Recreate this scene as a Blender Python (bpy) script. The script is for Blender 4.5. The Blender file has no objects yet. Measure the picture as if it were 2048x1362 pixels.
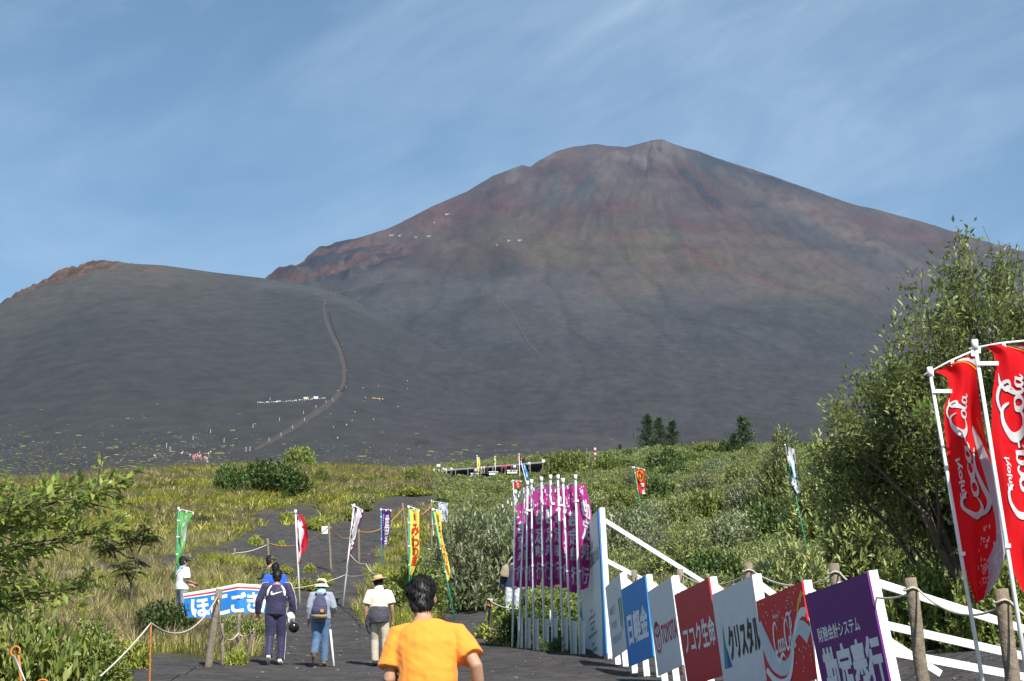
import bpy, bmesh, math, random
import numpy as np
from mathutils import Vector, Matrix, Quaternion
from mathutils.bvhtree import BVHTree

R = math.radians
scn = bpy.context.scene
col = scn.collection

# ------------------------------------------------------------------ camera
FPX, HZ, EYE = 3600.0, 1530.0, 1.6            # focal length in photo pixels, true horizon row, eye height
PITCH = math.atan((HZ - 681.0) / FPX)
cam = bpy.data.cameras.new('camera')
cam.sensor_width = 36.0
cam.lens = FPX / 2048.0 * 36.0
cam.clip_start = 0.1
cam.clip_end = 60000.0
camo = bpy.data.objects.new('camera', cam)
camo.location = (0, 0, EYE)
camo.rotation_euler = (math.pi / 2 + PITCH, 0, 0)
col.objects.link(camo)
scn.camera = camo

# ------------------------------------------------------------------ sky and sun
SUN_AZ, SUN_EL = R(157), R(47)                # clockwise from +Y: behind the camera, to its right
w = bpy.data.worlds.new('World'); scn.world = w; w.use_nodes = True
nt = w.node_tree; nt.nodes.clear()
def N(tree, t, **kw):
    n = tree.nodes.new(t)
    for k, v in kw.items(): setattr(n, k, v)
    return n
out = N(nt, 'ShaderNodeOutputWorld'); bg = N(nt, 'ShaderNodeBackground')
sky = N(nt, 'ShaderNodeTexSky', sky_type='NISHITA', sun_disc=False, sun_elevation=SUN_EL, sun_rotation=SUN_AZ,
        altitude=1400.0, air_density=1.0, dust_density=0.9, ozone_density=1.2)
tc = N(nt, 'ShaderNodeTexCoord'); mp = N(nt, 'ShaderNodeMapping')
mp.vector_type = 'TEXTURE'; mp.inputs['Rotation'].default_value = (0, R(-17), 0); mp.inputs['Scale'].default_value = (1.0, 1.0, 0.30)
nt.links.new(tc.outputs['Generated'], mp.inputs['Vector'])
def wnoise(scale, detail, rough, dist):
    n = N(nt, 'ShaderNodeTexNoise'); n.inputs['Scale'].default_value = scale; n.inputs['Detail'].default_value = detail
    n.inputs['Roughness'].default_value = rough; n.inputs['Distortion'].default_value = dist
    nt.links.new(mp.outputs[0], n.inputs['Vector']); return n
n1 = wnoise(2.6, 8, 0.55, 0.9); n2 = wnoise(8.0, 8, 0.62, 1.5)
mr1 = N(nt, 'ShaderNodeMapRange'); mr1.inputs[1].default_value = 0.36; mr1.inputs[2].default_value = 0.74
mr2 = N(nt, 'ShaderNodeMapRange'); mr2.inputs[1].default_value = 0.25; mr2.inputs[2].default_value = 0.8; mr2.inputs[3].default_value = 0.35
nt.links.new(n1.outputs['Fac'], mr1.inputs[0]); nt.links.new(n2.outputs['Fac'], mr2.inputs[0])
mm = N(nt, 'ShaderNodeMath', operation='MULTIPLY'); nt.links.new(mr1.outputs[0], mm.inputs[0]); nt.links.new(mr2.outputs[0], mm.inputs[1])
sc_ = N(nt, 'ShaderNodeMath', operation='MULTIPLY_ADD'); sc_.inputs[1].default_value = 0.82; sc_.inputs[2].default_value = 0.03
nt.links.new(mm.outputs[0], sc_.inputs[0])
mix = N(nt, 'ShaderNodeMix', data_type='RGBA'); mix.inputs[7].default_value = (5.0, 6.2, 7.6, 1)
tn = N(nt, 'ShaderNodeMix', data_type='RGBA', blend_type='MULTIPLY'); tn.inputs[0].default_value = 1.0; tn.inputs[7].default_value = (0.85, 1.0, 0.985, 1)
nt.links.new(sky.outputs[0], tn.inputs[6]); nt.links.new(sc_.outputs[0], mix.inputs[0]); nt.links.new(tn.outputs[2], mix.inputs[6])
nt.links.new(mix.outputs[2], bg.inputs[0]); bg.inputs[1].default_value = 0.082
nt.links.new(bg.outputs[0], out.inputs[0])

sl = bpy.data.lights.new('sun', 'SUN'); sl.energy = 5.0; sl.angle = R(0.53); sl.color = (1.0, 0.955, 0.88)
so = bpy.data.objects.new('sun', sl); col.objects.link(so)
SUNV = Vector((math.sin(SUN_AZ) * math.cos(SUN_EL), math.cos(SUN_AZ) * math.cos(SUN_EL), math.sin(SUN_EL)))
so.rotation_euler = SUNV.to_track_quat('Z', 'Y').to_euler(); so.location = SUNV * 200

vs = scn.view_settings
vs.view_transform = 'Standard'; vs.look = 'None'; vs.exposure = 0.66; vs.gamma = 1.0; vs.use_curve_mapping = False
scn.cycles.use_denoising = True
scn.cycles.max_bounces = 6; scn.cycles.diffuse_bounces = 3; scn.cycles.glossy_bounces = 2
scn.cycles.transmission_bounces = 3; scn.cycles.volume_bounces = 0; scn.cycles.transparent_max_bounces = 6
scn.cycles.volume_max_steps = 64

# ------------------------------------------------------------------ helpers: projection between the photo and the place
CP, SP = math.cos(PITCH), math.sin(PITCH)
def ray(px, py):
    xc, yc = (px - 1024.0) / FPX, (681.0 - py) / FPX
    return np.array([xc, CP - yc * SP, SP + yc * CP])
def P(px, py, Y):
    d = ray(px, py); t = Y / d[1]
    return Vector((d[0] * t, Y, EYE + d[2] * t))
def proj(X, Y, Z):
    Z = Z - EYE
    f = Y * CP + Z * SP; u = -Y * SP + Z * CP
    return 1024 + FPX * X / f, 681 - FPX * u / f
def zof(py, Y):                                  # height of a photo row at forward distance Y (centre column)
    yc = (681.0 - py) / FPX
    return EYE + Y * (SP + yc * CP) / (CP - yc * SP)
def aof(px, py):                                 # X / Y of a photo pixel
    yc = (681.0 - py) / FPX
    return (px - 1024.0) / FPX / (CP - yc * SP)

# ------------------------------------------------------------------ helpers: noise
def _hash(ix, iy, seed):
    h = (ix.astype(np.int64) * 374761393 + iy.astype(np.int64) * 668265263 + seed * 1442695041) & 0x7fffffff
    h = ((h ^ (h >> 13)) * 1274126177) & 0x7fffffff
    return ((h ^ (h >> 16)) & 0xffff) / 65535.0
def vnoise(x, y, seed=0):
    ix, iy = np.floor(x), np.floor(y); fx, fy = x - ix, y - iy
    fx = fx * fx * (3 - 2 * fx); fy = fy * fy * (3 - 2 * fy)
    a = _hash(ix, iy, seed); b = _hash(ix + 1, iy, seed); c = _hash(ix, iy + 1, seed); d = _hash(ix + 1, iy + 1, seed)
    return (a + (b - a) * fx) * (1 - fy) + (c + (d - c) * fx) * fy
def fbm(x, y, oct=5, seed=0, gain=0.5):
    s = 0; a = 1.0; t = 0
    for i in range(oct):
        s = s + a * vnoise(x * 2 ** i + 17.3 * i, y * 2 ** i - 9.1 * i, seed + i); t += a; a *= gain
    return s / t                                  # 0..1
def sstep(a, b, x):
    t = np.clip((x - a) / (b - a), 0, 1); return t * t * (3 - 2 * t)

# ------------------------------------------------------------------ helpers: materials
def mat(name, color, rough=0.7, noise=0.0, nscale=8.0, bump=0.0, bscale=40.0, spec=0.3, trans=0.0, attr=None, metal=0.0, back=None, detail=4, sheen=0.0):
    m = bpy.data.materials.new(name); m.use_nodes = True
    t = m.node_tree; b = t.nodes['Principled BSDF']
    b.inputs['Roughness'].default_value = rough; b.inputs['Specular IOR Level'].default_value = spec
    b.inputs['Metallic'].default_value = metal
    if sheen: b.inputs['Sheen Weight'].default_value = sheen
    c = tuple(color) + (1,)
    src = None
    if attr:
        a = N(t, 'ShaderNodeAttribute', attribute_name=attr); src = a.outputs['Color']
    tco = N(t, 'ShaderNodeTexCoord')
    if back:
        geo = N(t, 'ShaderNodeNewGeometry'); mb = N(t, 'ShaderNodeMix', data_type='RGBA')
        mb.inputs[6].default_value = c; mb.inputs[7].default_value = tuple(back) + (1,)
        if src: t.links.new(src, mb.inputs[6])
        t.links.new(geo.outputs['Backfacing'], mb.inputs[0]); src = mb.outputs[2]
    if noise:
        n = N(t, 'ShaderNodeTexNoise'); n.inputs['Scale'].default_value = nscale; n.inputs['Detail'].default_value = detail; n.inputs['Roughness'].default_value = 0.65
        t.links.new(tco.outputs['Object'], n.inputs['Vector'])
        mr = N(t, 'ShaderNodeMapRange'); mr.inputs[1].default_value = 0.25; mr.inputs[2].default_value = 0.75
        mr.inputs[3].default_value = 1 - noise; mr.inputs[4].default_value = 1 + noise
        t.links.new(n.outputs['Fac'], mr.inputs[0])
        ml = N(t, 'ShaderNodeMix', data_type='RGBA', blend_type='MULTIPLY'); ml.inputs[0].default_value = 1.0
        ml.inputs[6].default_value = c
        if src: t.links.new(src, ml.inputs[6])
        t.links.new(mr.outputs[0], ml.inputs[7]); src = ml.outputs[2]
    if src: t.links.new(src, b.inputs['Base Color'])
    else: b.inputs['Base Color'].default_value = c
    if bump:
        n = N(t, 'ShaderNodeTexNoise'); n.inputs['Scale'].default_value = bscale; n.inputs['Detail'].default_value = 5
        t.links.new(tco.outputs['Object'], n.inputs['Vector'])
        bp = N(t, 'ShaderNodeBump'); bp.inputs['Strength'].default_value = bump; bp.inputs['Distance'].default_value = 0.02
        t.links.new(n.outputs['Fac'], bp.inputs['Height']); t.links.new(bp.outputs[0], b.inputs['Normal'])
    if trans:
        tr = N(t, 'ShaderNodeBsdfTranslucent'); ms = N(t, 'ShaderNodeMixShader'); ms.inputs[0].default_value = trans
        if src: t.links.new(src, tr.inputs[0])
        else: tr.inputs[0].default_value = c
        t.links.new(b.outputs[0], ms.inputs[1]); t.links.new(tr.outputs[0], ms.inputs[2])
        t.links.new(ms.outputs[0], t.nodes['Material Output'].inputs['Surface'])
    return m

# ------------------------------------------------------------------ helpers: objects
def tag(o, label=None, cat=None, group=None, kind=None):
    if label: o['label'] = label
    if cat: o['category'] = cat
    if group: o['group'] = group
    if kind: o['kind'] = kind
    return o
def empty(name, loc, rz=0.0):
    o = bpy.data.objects.new(name, None); o.empty_display_size = 0.2
    o.location = loc; o.rotation_euler = (0, 0, rz); col.objects.link(o); return o
def link(name, me, m=None, parent=None, smooth=False):
    o = bpy.data.objects.new(name, me); col.objects.link(o)
    if m is not None:
        me.materials.clear()
        for k in (m if isinstance(m, (list, tuple)) else [m]): me.materials.append(k)
    if smooth: me.polygons.foreach_set('use_smooth', [True] * len(me.polygons))
    if parent is not None: o.parent = parent
    return o
def pymesh(name, v, f, smooth=False):
    me = bpy.data.meshes.new(name); me.from_pydata([tuple(map(float, p)) for p in v], [], f); me.update()
    if smooth: me.polygons.foreach_set('use_smooth', [True] * len(me.polygons))
    return me
def npmesh(name, V, F, smooth=False, colors=None):
    """V (n,3), F (m,k) uniform polygons, colors per vertex"""
    me = bpy.data.meshes.new(name); n = len(V); m, k = F.shape
    me.vertices.add(n); me.vertices.foreach_set('co', np.ascontiguousarray(V, dtype=np.float32).ravel())
    me.loops.add(m * k); me.loops.foreach_set('vertex_index', np.ascontiguousarray(F, dtype=np.int32).ravel())
    me.polygons.add(m); me.polygons.foreach_set('loop_start', np.arange(0, m * k, k, dtype=np.int32))
    me.polygons.foreach_set('loop_total', np.full(m, k, dtype=np.int32))
    if smooth: me.polygons.foreach_set('use_smooth', np.ones(m, dtype=bool))
    me.update(calc_edges=True)
    if colors is not None:
        a = me.color_attributes.new('tint', 'FLOAT_COLOR', 'POINT')
        c4 = np.ones((n, 4), dtype=np.float32); c4[:, :3] = colors; a.data.foreach_set('color', c4.ravel())
    return me
class MB:
    """collects shapes for one mesh"""
    def __init__(s): s.v = []; s.f = []
    def quad(s, pts): b = len(s.v); s.v += [tuple(p) for p in pts]; s.f.append(tuple(range(b, b + len(pts))))
    def box(s, c, d, mtx=None):
        b = len(s.v); c = Vector(c)
        for sx, sy, sz in ((-1,-1,-1),(1,-1,-1),(1,1,-1),(-1,1,-1),(-1,-1,1),(1,-1,1),(1,1,1),(-1,1,1)):
            p = Vector((sx * d[0] / 2, sy * d[1] / 2, sz * d[2] / 2))
            if mtx is not None: p = mtx @ p
            s.v.append(tuple(c + p))
        for q in ((0,3,2,1),(4,5,6,7),(0,1,5,4),(1,2,6,5),(2,3,7,6),(3,0,4,7)): s.f.append(tuple(b + i for i in q))
    def bar(s, p, q, w, h, up=(0, 0, 1)):
        """rectangular timber from p to q"""
        p, q = Vector(p), Vector(q); d = (q - p); L = d.length; d.normalize()
        x = d.cross(Vector(up)); x = x.normalized() if x.length > 1e-4 else Vector((1, 0, 0)); y = x.cross(d).normalized()
        s.box((p + q) / 2, (w, L, h), Matrix((x, d, y)).transposed())
    def tube(s, pts, rad, n=8, cap=True):
        pts = [Vector(p) for p in pts]; b = len(s.v); m = len(pts)
        if not isinstance(rad, (list, tuple)): rad = [rad] * m
        ref = None
        for i, p in enumerate(pts):
            d = (pts[min(i + 1, m - 1)] - pts[max(i - 1, 0)]).normalized()
            if ref is None:
                ref = Vector((0, 0, 1)) if abs(d.z) < 0.9 else Vector((1, 0, 0))
            x = (ref - d * ref.dot(d)).normalized(); y = d.cross(x); ref = x
            rr = rad[i] if isinstance(rad[i], (tuple, list)) else (rad[i], rad[i])
            for k in range(n):
                a = 2 * math.pi * k / n
                s.v.append(tuple(p + x * (math.cos(a) * rr[0]) + y * (math.sin(a) * rr[1])))
        for i in range(m - 1):
            for k in range(n):
                k2 = (k + 1) % n
                s.f.append((b + i * n + k, b + i * n + k2, b + (i + 1) * n + k2, b + (i + 1) * n + k))
        if cap:
            s.f.append(tuple(b + k for k in reversed(range(n)))); s.f.append(tuple(b + (m - 1) * n + k for k in range(n)))
    def build(s, name, m, parent=None, smooth=False):
        return link(name, pymesh(name, s.v, s.f), m, parent, smooth)
def rope_pts(a, b, sag, n=14):
    a, b = Vector(a), Vector(b)
    return [a.lerp(b, i / n) - Vector((0, 0, sag * 4 * (i / n) * (1 - i / n))) for i in range(n + 1)]
def copy_tree(o, parent=None):
    c = o.copy(); col.objects.link(c); c.parent = parent
    for ch in list(o.children): copy_tree(ch, c)
    return c
rng = np.random.default_rng(7)
random.seed(7)
# ------------------------------------------------------------------ the near ground: heights given as photo rows at distances, per bearing
COLS = {                                         # bearing (photo column) : (distance, row) pairs
    -1200: [(10,1726),(20,1440),(32,1290),(60,1130),(120,1040),(200,1000),(330,1000),(650,1010)],
    0:    [(10,1726),(20,1440),(32,1300),(50,1190),(70,1122),(120,1040),(180,984),(230,975),(330,988),(650,1010)],
    250:  [(10,1726),(20,1440),(32,1330),(45,1232),(55,1186),(70,1130),(120,1040),(190,958),(240,952),(330,975),(650,1010)],
    500:  [(10,1726),(20,1440),(32,1332),(45,1255),(57,1208),(75,1130),(120,1040),(190,955),(230,938),(300,945),(650,1010)],
    700:  [(10,1726),(20,1440),(32,1332),(45,1262),(57,1203),(90,1115),(150,1030),(220,962),(290,938),(360,938),(650,1005)],
    900:  [(10,1726),(20,1440),(32,1332),(45,1262),(57,1215),(90,1120),(150,1025),(230,978),(320,962),(338,960),(400,938),(650,1000)],
    1080: [(10,1726),(20,1440),(32,1322),(40,1275),(57,1205),(90,1125),(150,1035),(240,972),(320,957),(338,955),(390,908),(480,940),(650,1000)],
    1300: [(10,1726),(20,1442),(32,1318),(40,1262),(60,1170),(90,1085),(150,1000),(250,920),(330,900),(420,930),(650,1000)],
    1600: [(10,1726),(15,1560),(22,1400),(30,1300),(40,1225),(60,1140),(110,1020),(180,945),(260,905),(340,905),(650,1000)],
    1900: [(8,1800),(13,1520),(17,1390),(22,1330),(30,1260),(45,1160),(80,1060),(150,960),(240,905),(330,900),(650,1000)],
    2200: [(8,1800),(12,1540),(16,1385),(22,1310),(32,1230),(50,1130),(90,1030),(160,940),(240,890),(330,890),(650,1000)],
    3500: [(8,1800),(12,1540),(16,1385),(22,1300),(32,1210),(50,1110),(90,1010),(160,930),(240,890),(330,890),(650,1000)],
}
_LY = np.linspace(math.log(6), math.log(650), 160)
_PX = np.arange(-1200, 3501, 50)
_keys = sorted(COLS)
_tab = np.array([np.interp(_LY, [math.log(a) for a, b in COLS[k]], [zof(b, a) / a for a, b in COLS[k]]) for k in _keys])
_G = np.array([[np.interp(p, _keys, _tab[:, j]) for j in range(len(_LY))] for p in _PX])
for _ in range(3):                               # soften the joins
    g = np.pad(_G, ((0, 0), (2, 2)), 'edge'); _G = (g[:, :-4] + 2 * g[:, 1:-3] + 3 * g[:, 2:-2] + 2 * g[:, 3:-1] + g[:, 4:]) / 9
    g = np.pad(_G, ((1, 1), (0, 0)), 'edge'); _G = (g[:-2] + 2 * g[1:-1] + g[2:]) / 4
def H(X, Y, rough=True):
    X = np.asarray(X, float); Y = np.asarray(Y, float)
    Yc = np.clip(Y, 6.05, 640)
    a = X / np.maximum(Y, 14.0)
    px = np.clip(1024 + a * FPX * 0.993, -1199, 3499)
    u = (px + 1200) / 50.0; v = (np.log(Yc) - _LY[0]) / (_LY[1] - _LY[0])
    i = np.clip(u.astype(int), 0, len(_PX) - 2); j = np.clip(v.astype(int), 0, len(_LY) - 2)
    fu, fv = u - i, v - j
    g = (_G[i, j] * (1 - fu) + _G[i + 1, j] * fu) * (1 - fv) + (_G[i, j + 1] * (1 - fu) + _G[i + 1, j + 1] * fu) * fv
    z = g * Yc
    z = np.where(Y < 6.05, z + (Y - 6.05) * 0.105, z)
    z = np.where(Y > 640, z + (Y - 640) * 0.12, z)
    if rough:
        k = sstep(12, 90, Y)
        z = z + (fbm(X * 0.11, Y * 0.11, 4, 3) - 0.5) * 1.6 * k * sstep(30, 70, Y) + (fbm(X * 1.3, Y * 1.3, 3, 9) - 0.5) * (0.06 + 0.12 * k)
    return z
def hz(x, y): return float(H(np.array([x]), np.array([y]))[0])
_YS = np.exp(np.linspace(math.log(5.0), math.log(640), 2600))
def hit(px, py):
    """ground point seen at a photo pixel"""
    d = ray(px, py); t = _YS / d[1]
    z = H(d[0] * t, _YS); rz = EYE + d[2] * t
    below = np.nonzero(rz < z)[0]
    k = below[0] if len(below) else int(np.argmin((rz - z) / _YS + (_YS > 430) * 9))
    Y = _YS[k]; X = d[0] * t[k]
    return Vector((X, Y, float(z[k])))

# ground zones, outlined on the ground as the photo shows them
def inpoly(x, y, poly):
    c = np.zeros(x.shape, bool); n = len(poly)
    for i in range(n):
        x1, y1 = poly[i]; x2, y2 = poly[(i + 1) % n]
        cond = ((y1 > y) != (y2 > y)) & (x < (x2 - x1) * (y - y1) / (y2 - y1 + 1e-9) + x1)
        c ^= cond
    return c
ASH = [
    [(-900,2600),(-300,1500),(90,1375),(150,1318),(330,1303),(430,1322),(505,1318),(545,1262),(552,1215),(600,1190),(560,1160),(530,1135),(430,1122),
     (270,1138),(90,1170),(90,1150),(270,1120),(400,1098),(480,1080),(500,1056),(560,1052),(690,1046),(740,1010),(800,982),(870,988),(890,1004),
     (840,1022),(790,1035),(775,1080),(755,1130),(735,1170),(722,1235),(760,1262),(830,1270),(900,1218),(985,1192),(1030,1190),(1010,1235),(990,1280),(1060,1300),
     (1170,1302),(1230,1290),(1400,1300),(1600,1300),(1760,1290),(1790,1285),(1850,1283),(2030,1290),(2300,1330),(2600,1500),(2600,2600)],
    [(480,1050),(510,1022),(600,1012),(660,1022),(640,1046),(540,1052)],
    [(1490,948),(1530,934),(1572,936),(1560,950),(1515,958)],
    [(840,952),(930,944),(1010,948),(1000,958),(900,962)],
    [(1150,1268),(1300,1240),(1500,1255),(1760,1275),(1760,1310),(1150,1310)],
]
def bare(X, Y, Z):
    px, py = proj(X, Y, Z)
    wx = (fbm(X * 0.9, Y * 0.9, 3, 41) - 0.5); wy = (fbm(X * 0.9 + 50, Y * 0.9, 3, 43) - 0.5)
    s = 900.0 / np.maximum(Y, 8) * 1.6
    px = px + wx * s * 2; py = py + wy * s * 0.5
    r = np.zeros(np.shape(X), bool)
    for p in ASH: r |= inpoly(px, py, p)
    return r

def grid_faces(nr, nc):
    i = np.arange(nr - 1)[:, None] * nc + np.arange(nc - 1)[None, :]
    return np.stack([i, i + 1, i + nc + 1, i + nc], -1).reshape(-1, 4)
_ya = np.concatenate([np.linspace(-25, 4, 12), np.exp(np.linspace(math.log(5), math.log(640), 330))])
_aa = np.concatenate([np.linspace(-2.2, -0.36, 30)[:-1], np.linspace(-0.36, 0.36, 300), np.linspace(0.36, 2.2, 30)[1:]])
YY, AA = np.meshgrid(_ya, _aa, indexing='ij'); XX = AA * (np.abs(YY) + 9.0)
ZZ = H(XX, YY)
bz = bare(XX, np.maximum(YY, 8), ZZ).astype(float)
for _ in range(2):
    g = np.pad(bz, 1, 'edge'); bz = (g[:-2, 1:-1] + g[2:, 1:-1] + g[1:-1, :-2] + g[1:-1, 2:] + 2 * g[1:-1, 1:-1]) / 6
nz = fbm(XX * 0.5, YY * 0.5, 4, 21)[..., None]
ash_c = np.array([0.056, 0.052, 0.051]) * (0.8 + 0.4 * nz)
soil_c = np.array([0.085, 0.085, 0.032]) * (0.75 + 0.5 * nz)
gc = soil_c * (1 - bz[..., None]) + ash_c * bz[..., None]
gme = npmesh('ground', np.stack([XX, YY, ZZ], -1).reshape(-1, 3), grid_faces(*XX.shape), True, gc.reshape(-1, 3))
M_ground = mat('volcanic_ground', (0.05, 0.05, 0.05), 0.95, 0.5, 2.2, 1.0, 5.0, 0.1, attr='tint', detail=10)
_b = [n for n in M_ground.node_tree.nodes if n.type == 'BUMP'][0]; _b.inputs['Distance'].default_value = 0.16
ground = link('ground', gme, M_ground); tag(ground, kind='structure')

# ------------------------------------------------------------------ the mountain and the foothill
FUJI = [(-900,760),(0,700),(300,650),(430,600),(525,557),(580,527),(640,500),(700,480),(760,462),(800,447),(860,416),(930,385),(985,350),(1028,335),(1045,329),(1060,333),
        (1078,320),(1110,303),(1150,292),(1190,287),(1220,291),(1250,295),(1290,284),(1312,279),(1324,278),(1345,287),(1400,303),(1450,321),(1500,336),(1600,372),(1700,405),
        (1800,432),(1900,461),(2048,504),(2600,670),(3600,860)]
DOME = [(-1500,880),(-600,770),(-300,700),(0,606),(60,572),(120,540),(165,525),(185,522),(250,526),(330,531),(430,545),(525,556),(600,569),(700,583),(800,600),(900,628),
        (1000,668),(1100,716),(1250,790),(1400,860),(1600,940),(2000,1010)]
def silh(tab, px): return np.interp(px, [a for a, b in tab], [b for a, b in tab])
def surf_row(py_c, s, knots):
    return 985 + (py_c - 985) * np.interp(s, [k for k, v in knots], [v for k, v in knots])
def mountain(name, tab, Y0, Yc, Yend, knots, pxs, ns, amp, seed, drop):
    """polar sheet: rises along each bearing to its crest, then falls away behind it"""
    s = np.concatenate([np.linspace(0, 1, ns), 1 + np.linspace(0.02, 1, 14) ** 1.3])
    PXg, S = np.meshgrid(pxs, s, indexing='xy')
    pc0 = silh(tab, PXg)
    sm = np.mean([silh(tab, PXg + k) for k in range(-120, 121, 15)], axis=0)
    pc = sm + (pc0 - sm) * sstep(0.82, 1.0, np.minimum(S, 1))
    Ycg = Yc(PXg)
    Yg = np.where(S <= 1, Y0 * (Ycg / Y0) ** S, Ycg + (S - 1) * (Yend - Ycg))
    row = surf_row(pc, np.minimum(S, 1), knots)
    Z = zof(row, Yg)
    Zc = zof(pc0, Ycg)
    Z = np.where(S > 1, Zc - (Yg - Ycg) * drop, Z)
    X = aof(PXg, row) * Yg
    return PXg, S, row, X, Yg, Z
FK = [(0,0),(0.22,0.12),(0.42,0.27),(0.6,0.45),(0.78,0.68),(0.9,0.86),(1,1)]
DK = [(0,0),(0.25,0.16),(0.5,0.40),(0.7,0.63),(0.85,0.83),(0.95,0.96),(1,1)]
# Fuji-like main cone
pxs = np.concatenate([np.linspace(-900, 380, 60)[:-1], np.linspace(380, 2120, 620), np.linspace(2120, 3600, 60)[1:]])
fyc = lambda px: np.interp(px, [-900, 400, 700, 1000, 1300, 1700, 2100, 3600], [4200, 4400, 5000, 6200, 7000, 6800, 6000, 4200])
PXf, Sf, RWf, Xf, Yf, Zf = mountain('cone', FUJI, 520.0, fyc, 10500.0, FK, pxs, 400, 20, 5, 0.30)
# polar coordinates about the summit, as seen on the slope
ang = np.arctan2(RWf - 225, PXf - 1290); rad = np.hypot(PXf - 1290, (RWf - 225) * 1.35)
wob = (fbm(PXf / 160, RWf / 110, 4, 61) - 0.5)
g1 = fbm(ang * 6 + wob * 2.6, rad / 120, 5, 71); g2 = fbm(ang * 15 + wob * 5.0, rad / 60, 5, 83)
rough = fbm(PXf / 45, RWf / 32, 5, 91)
up = sstep(0.62, 1.0, Sf)
crest = 1 - sstep(0.985, 1.0, np.minimum(Sf, 1)) * 0.75
amp = Yf * 0.0042
hoei = sstep(0, 1, 0)                             # placeholder zone weight, filled below
def ell(cx, cy, rx, ry, rot=0.0, soft=0.5):
    c, s = math.cos(rot), math.sin(rot); dx, dy = PXf - cx, RWf - cy
    u = (dx * c + dy * s) / rx; v = (-dx * s + dy * c) / ry
    d = np.hypot(u, v) + (fbm(PXf / 38, RWf / 24, 4, 17) - 0.5) * 1.1
    return 1 - sstep(1 - soft, 1 + soft, d)
# the torn cliff on the left shoulder
cl_low = np.interp(PXf, [520, 560, 640, 700, 760, 810, 835], [560, 563, 566, 556, 534, 512, 495])
cl_top = np.interp(PXf, [520, 580, 640, 700, 760, 800, 835], [540, 515, 490, 478, 474, 481, 495])
nzc = (fbm(PXf / 30, RWf / 20, 4, 19) - 0.5) * 16
cliff = ((PXf > 520) & (PXf < 835)) * sstep(0, 7, RWf - cl_top + nzc * 0.4) * sstep(0, 6, cl_low - RWf + nzc * 0.5)
strat = fbm(PXf / 85 + 0.0, (RWf + (PXf - 680) * 0.30 + nzc * 0.5) / 7.0, 4, 23)
near_top = 0.35 + 0.65 * sstep(60, 170, rad)
dz = near_top * ((g1 - 0.5) * (1.3 * up + 0.3) + (g2 - 0.5) * 0.45 * up + (rough - 0.5) * 0.5 * (0.2 + up)) * amp * crest
dz = dz + (fbm(PXf / 11, RWf / 7, 4, 131, 0.6) - 0.5) * Yf * 0.0013 * (0.25 + 0.75 * up) * crest
dz = dz + cliff * ((strat - 0.5) * 26 + (rough - 0.5) * 26)
# ribs below the summit
rib = (np.abs(PXf - (1330 + (RWf - 300) * 0.93) - wob * 50) < 7) * sstep(330, 350, RWf) * (1 - sstep(420, 440, RWf))
rib2 = np.exp(-((RWf - np.interp(PXf, [1390, 1450, 1520, 1600, 1700], [300, 326, 352, 384, 418]) - 3 - wob * 10) / 4.0) ** 2) * sstep(1380, 1420, PXf) * (1 - sstep(1600, 1720, PXf))
dz = dz + rib * 14 + rib2 * 16
Zf = Zf + np.where(Sf <= 1, dz, 0)
def mixc(c, k, w): return c * (1 - w[..., None]) + np.array(k) * w[..., None]
C = np.ones(PXf.shape + (3,)) * np.array([0.046, 0.047, 0.050])
C = C * (0.86 + 0.28 * fbm(PXf / 140, RWf / 42, 5, 29))[..., None]
upper = sstep(640, 500, RWf + (fbm(PXf / 90, RWf / 40, 4, 31) - 0.5) * 150 + np.abs(PXf - 1250) * 0.03)
C = mixc(C, (0.072, 0.054, 0.047), upper * 0.9)
ol = ell(1050, 490, 330, 62, 0.16) * 0.8 + ell(1560, 560, 380, 34, 0.30) * 0.8 + ell(1330, 520, 130, 60, 0.3) * 0.5
ol = ol * sstep(0.15, 0.75, fbm(ang * 9 + wob * 4, rad / 70, 5, 37))
C = mixc(C, (0.066, 0.062, 0.038), np.clip(ol, 0, 1) * 0.75)
redn = sstep(0.44, 0.66, fbm(PXf / 120 + g1, RWf / 46, 4, 47)) * (1 - sstep(455, 520, RWf))
C = mixc(C, (0.072, 0.047, 0.042), np.clip(redn * 0.7, 0, 1))
red = ell(925, 425, 130, 26, -0.22) + ell(1185, 420, 75, 15, -0.06) + ell(1250, 470, 55, 16) * 0.6 + ell(1400, 360, 70, 14, 0.75) + ell(1420, 405, 80, 12, 0.75) * 0.6 \
    + ell(1370, 448, 45, 9, 0.45) + ell(1395, 508, 40, 10, 0.55) * 1.2 + ell(1790, 462, 160, 12, 0.27) + ell(1600, 415, 130, 9, 0.42) * 0.7 + ell(1040, 350, 90, 14, -0.5) * 0.7 + ell(1120, 330, 60, 40) * 0.4 \
    + ell(1480, 545, 120, 9, 0.3) * 0.5
C = mixc(C, (0.080, 0.040, 0.036), np.clip(red * (0.55 + 0.9 * g2), 0, 1) * 0.66)
pale = ell(1325, 302, 52, 20) * 0.9 + ell(1262, 318, 42, 8, 0.3) * 0.7 + ell(1215, 330, 40, 26, 0.5) * 0.6 + ell(1030, 345, 40, 14, -0.6) * 0.7 + ell(1085, 320, 24, 6, -0.5) * 0.6 + ell(1600, 420, 230, 16, 0.46) * 0.65 + ell(1530, 352, 90, 7, 0.36) * 0.8
C = mixc(C, (0.118, 0.098, 0.082), np.clip(pale * sstep(0.3, 0.62, fbm(PXf / 20 + g1 * 3, RWf / 13, 4, 59)) * 1.2, 0, 1) * 0.75)
dk = ell(1135, 375, 80, 50) * sstep(0.4, 0.62, g2) + ell(1430, 340, 90, 26, 0.55) * sstep(0.45, 0.6, g2) + ell(1640, 480, 130, 22, 0.45) * 0.7 + ell(1060, 560, 90, 26) * 0.4 * sstep(0.4, 0.6, rough) + ell(1230, 560, 200, 40) * 0.5 * sstep(0.5, 0.65, rough)
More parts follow.
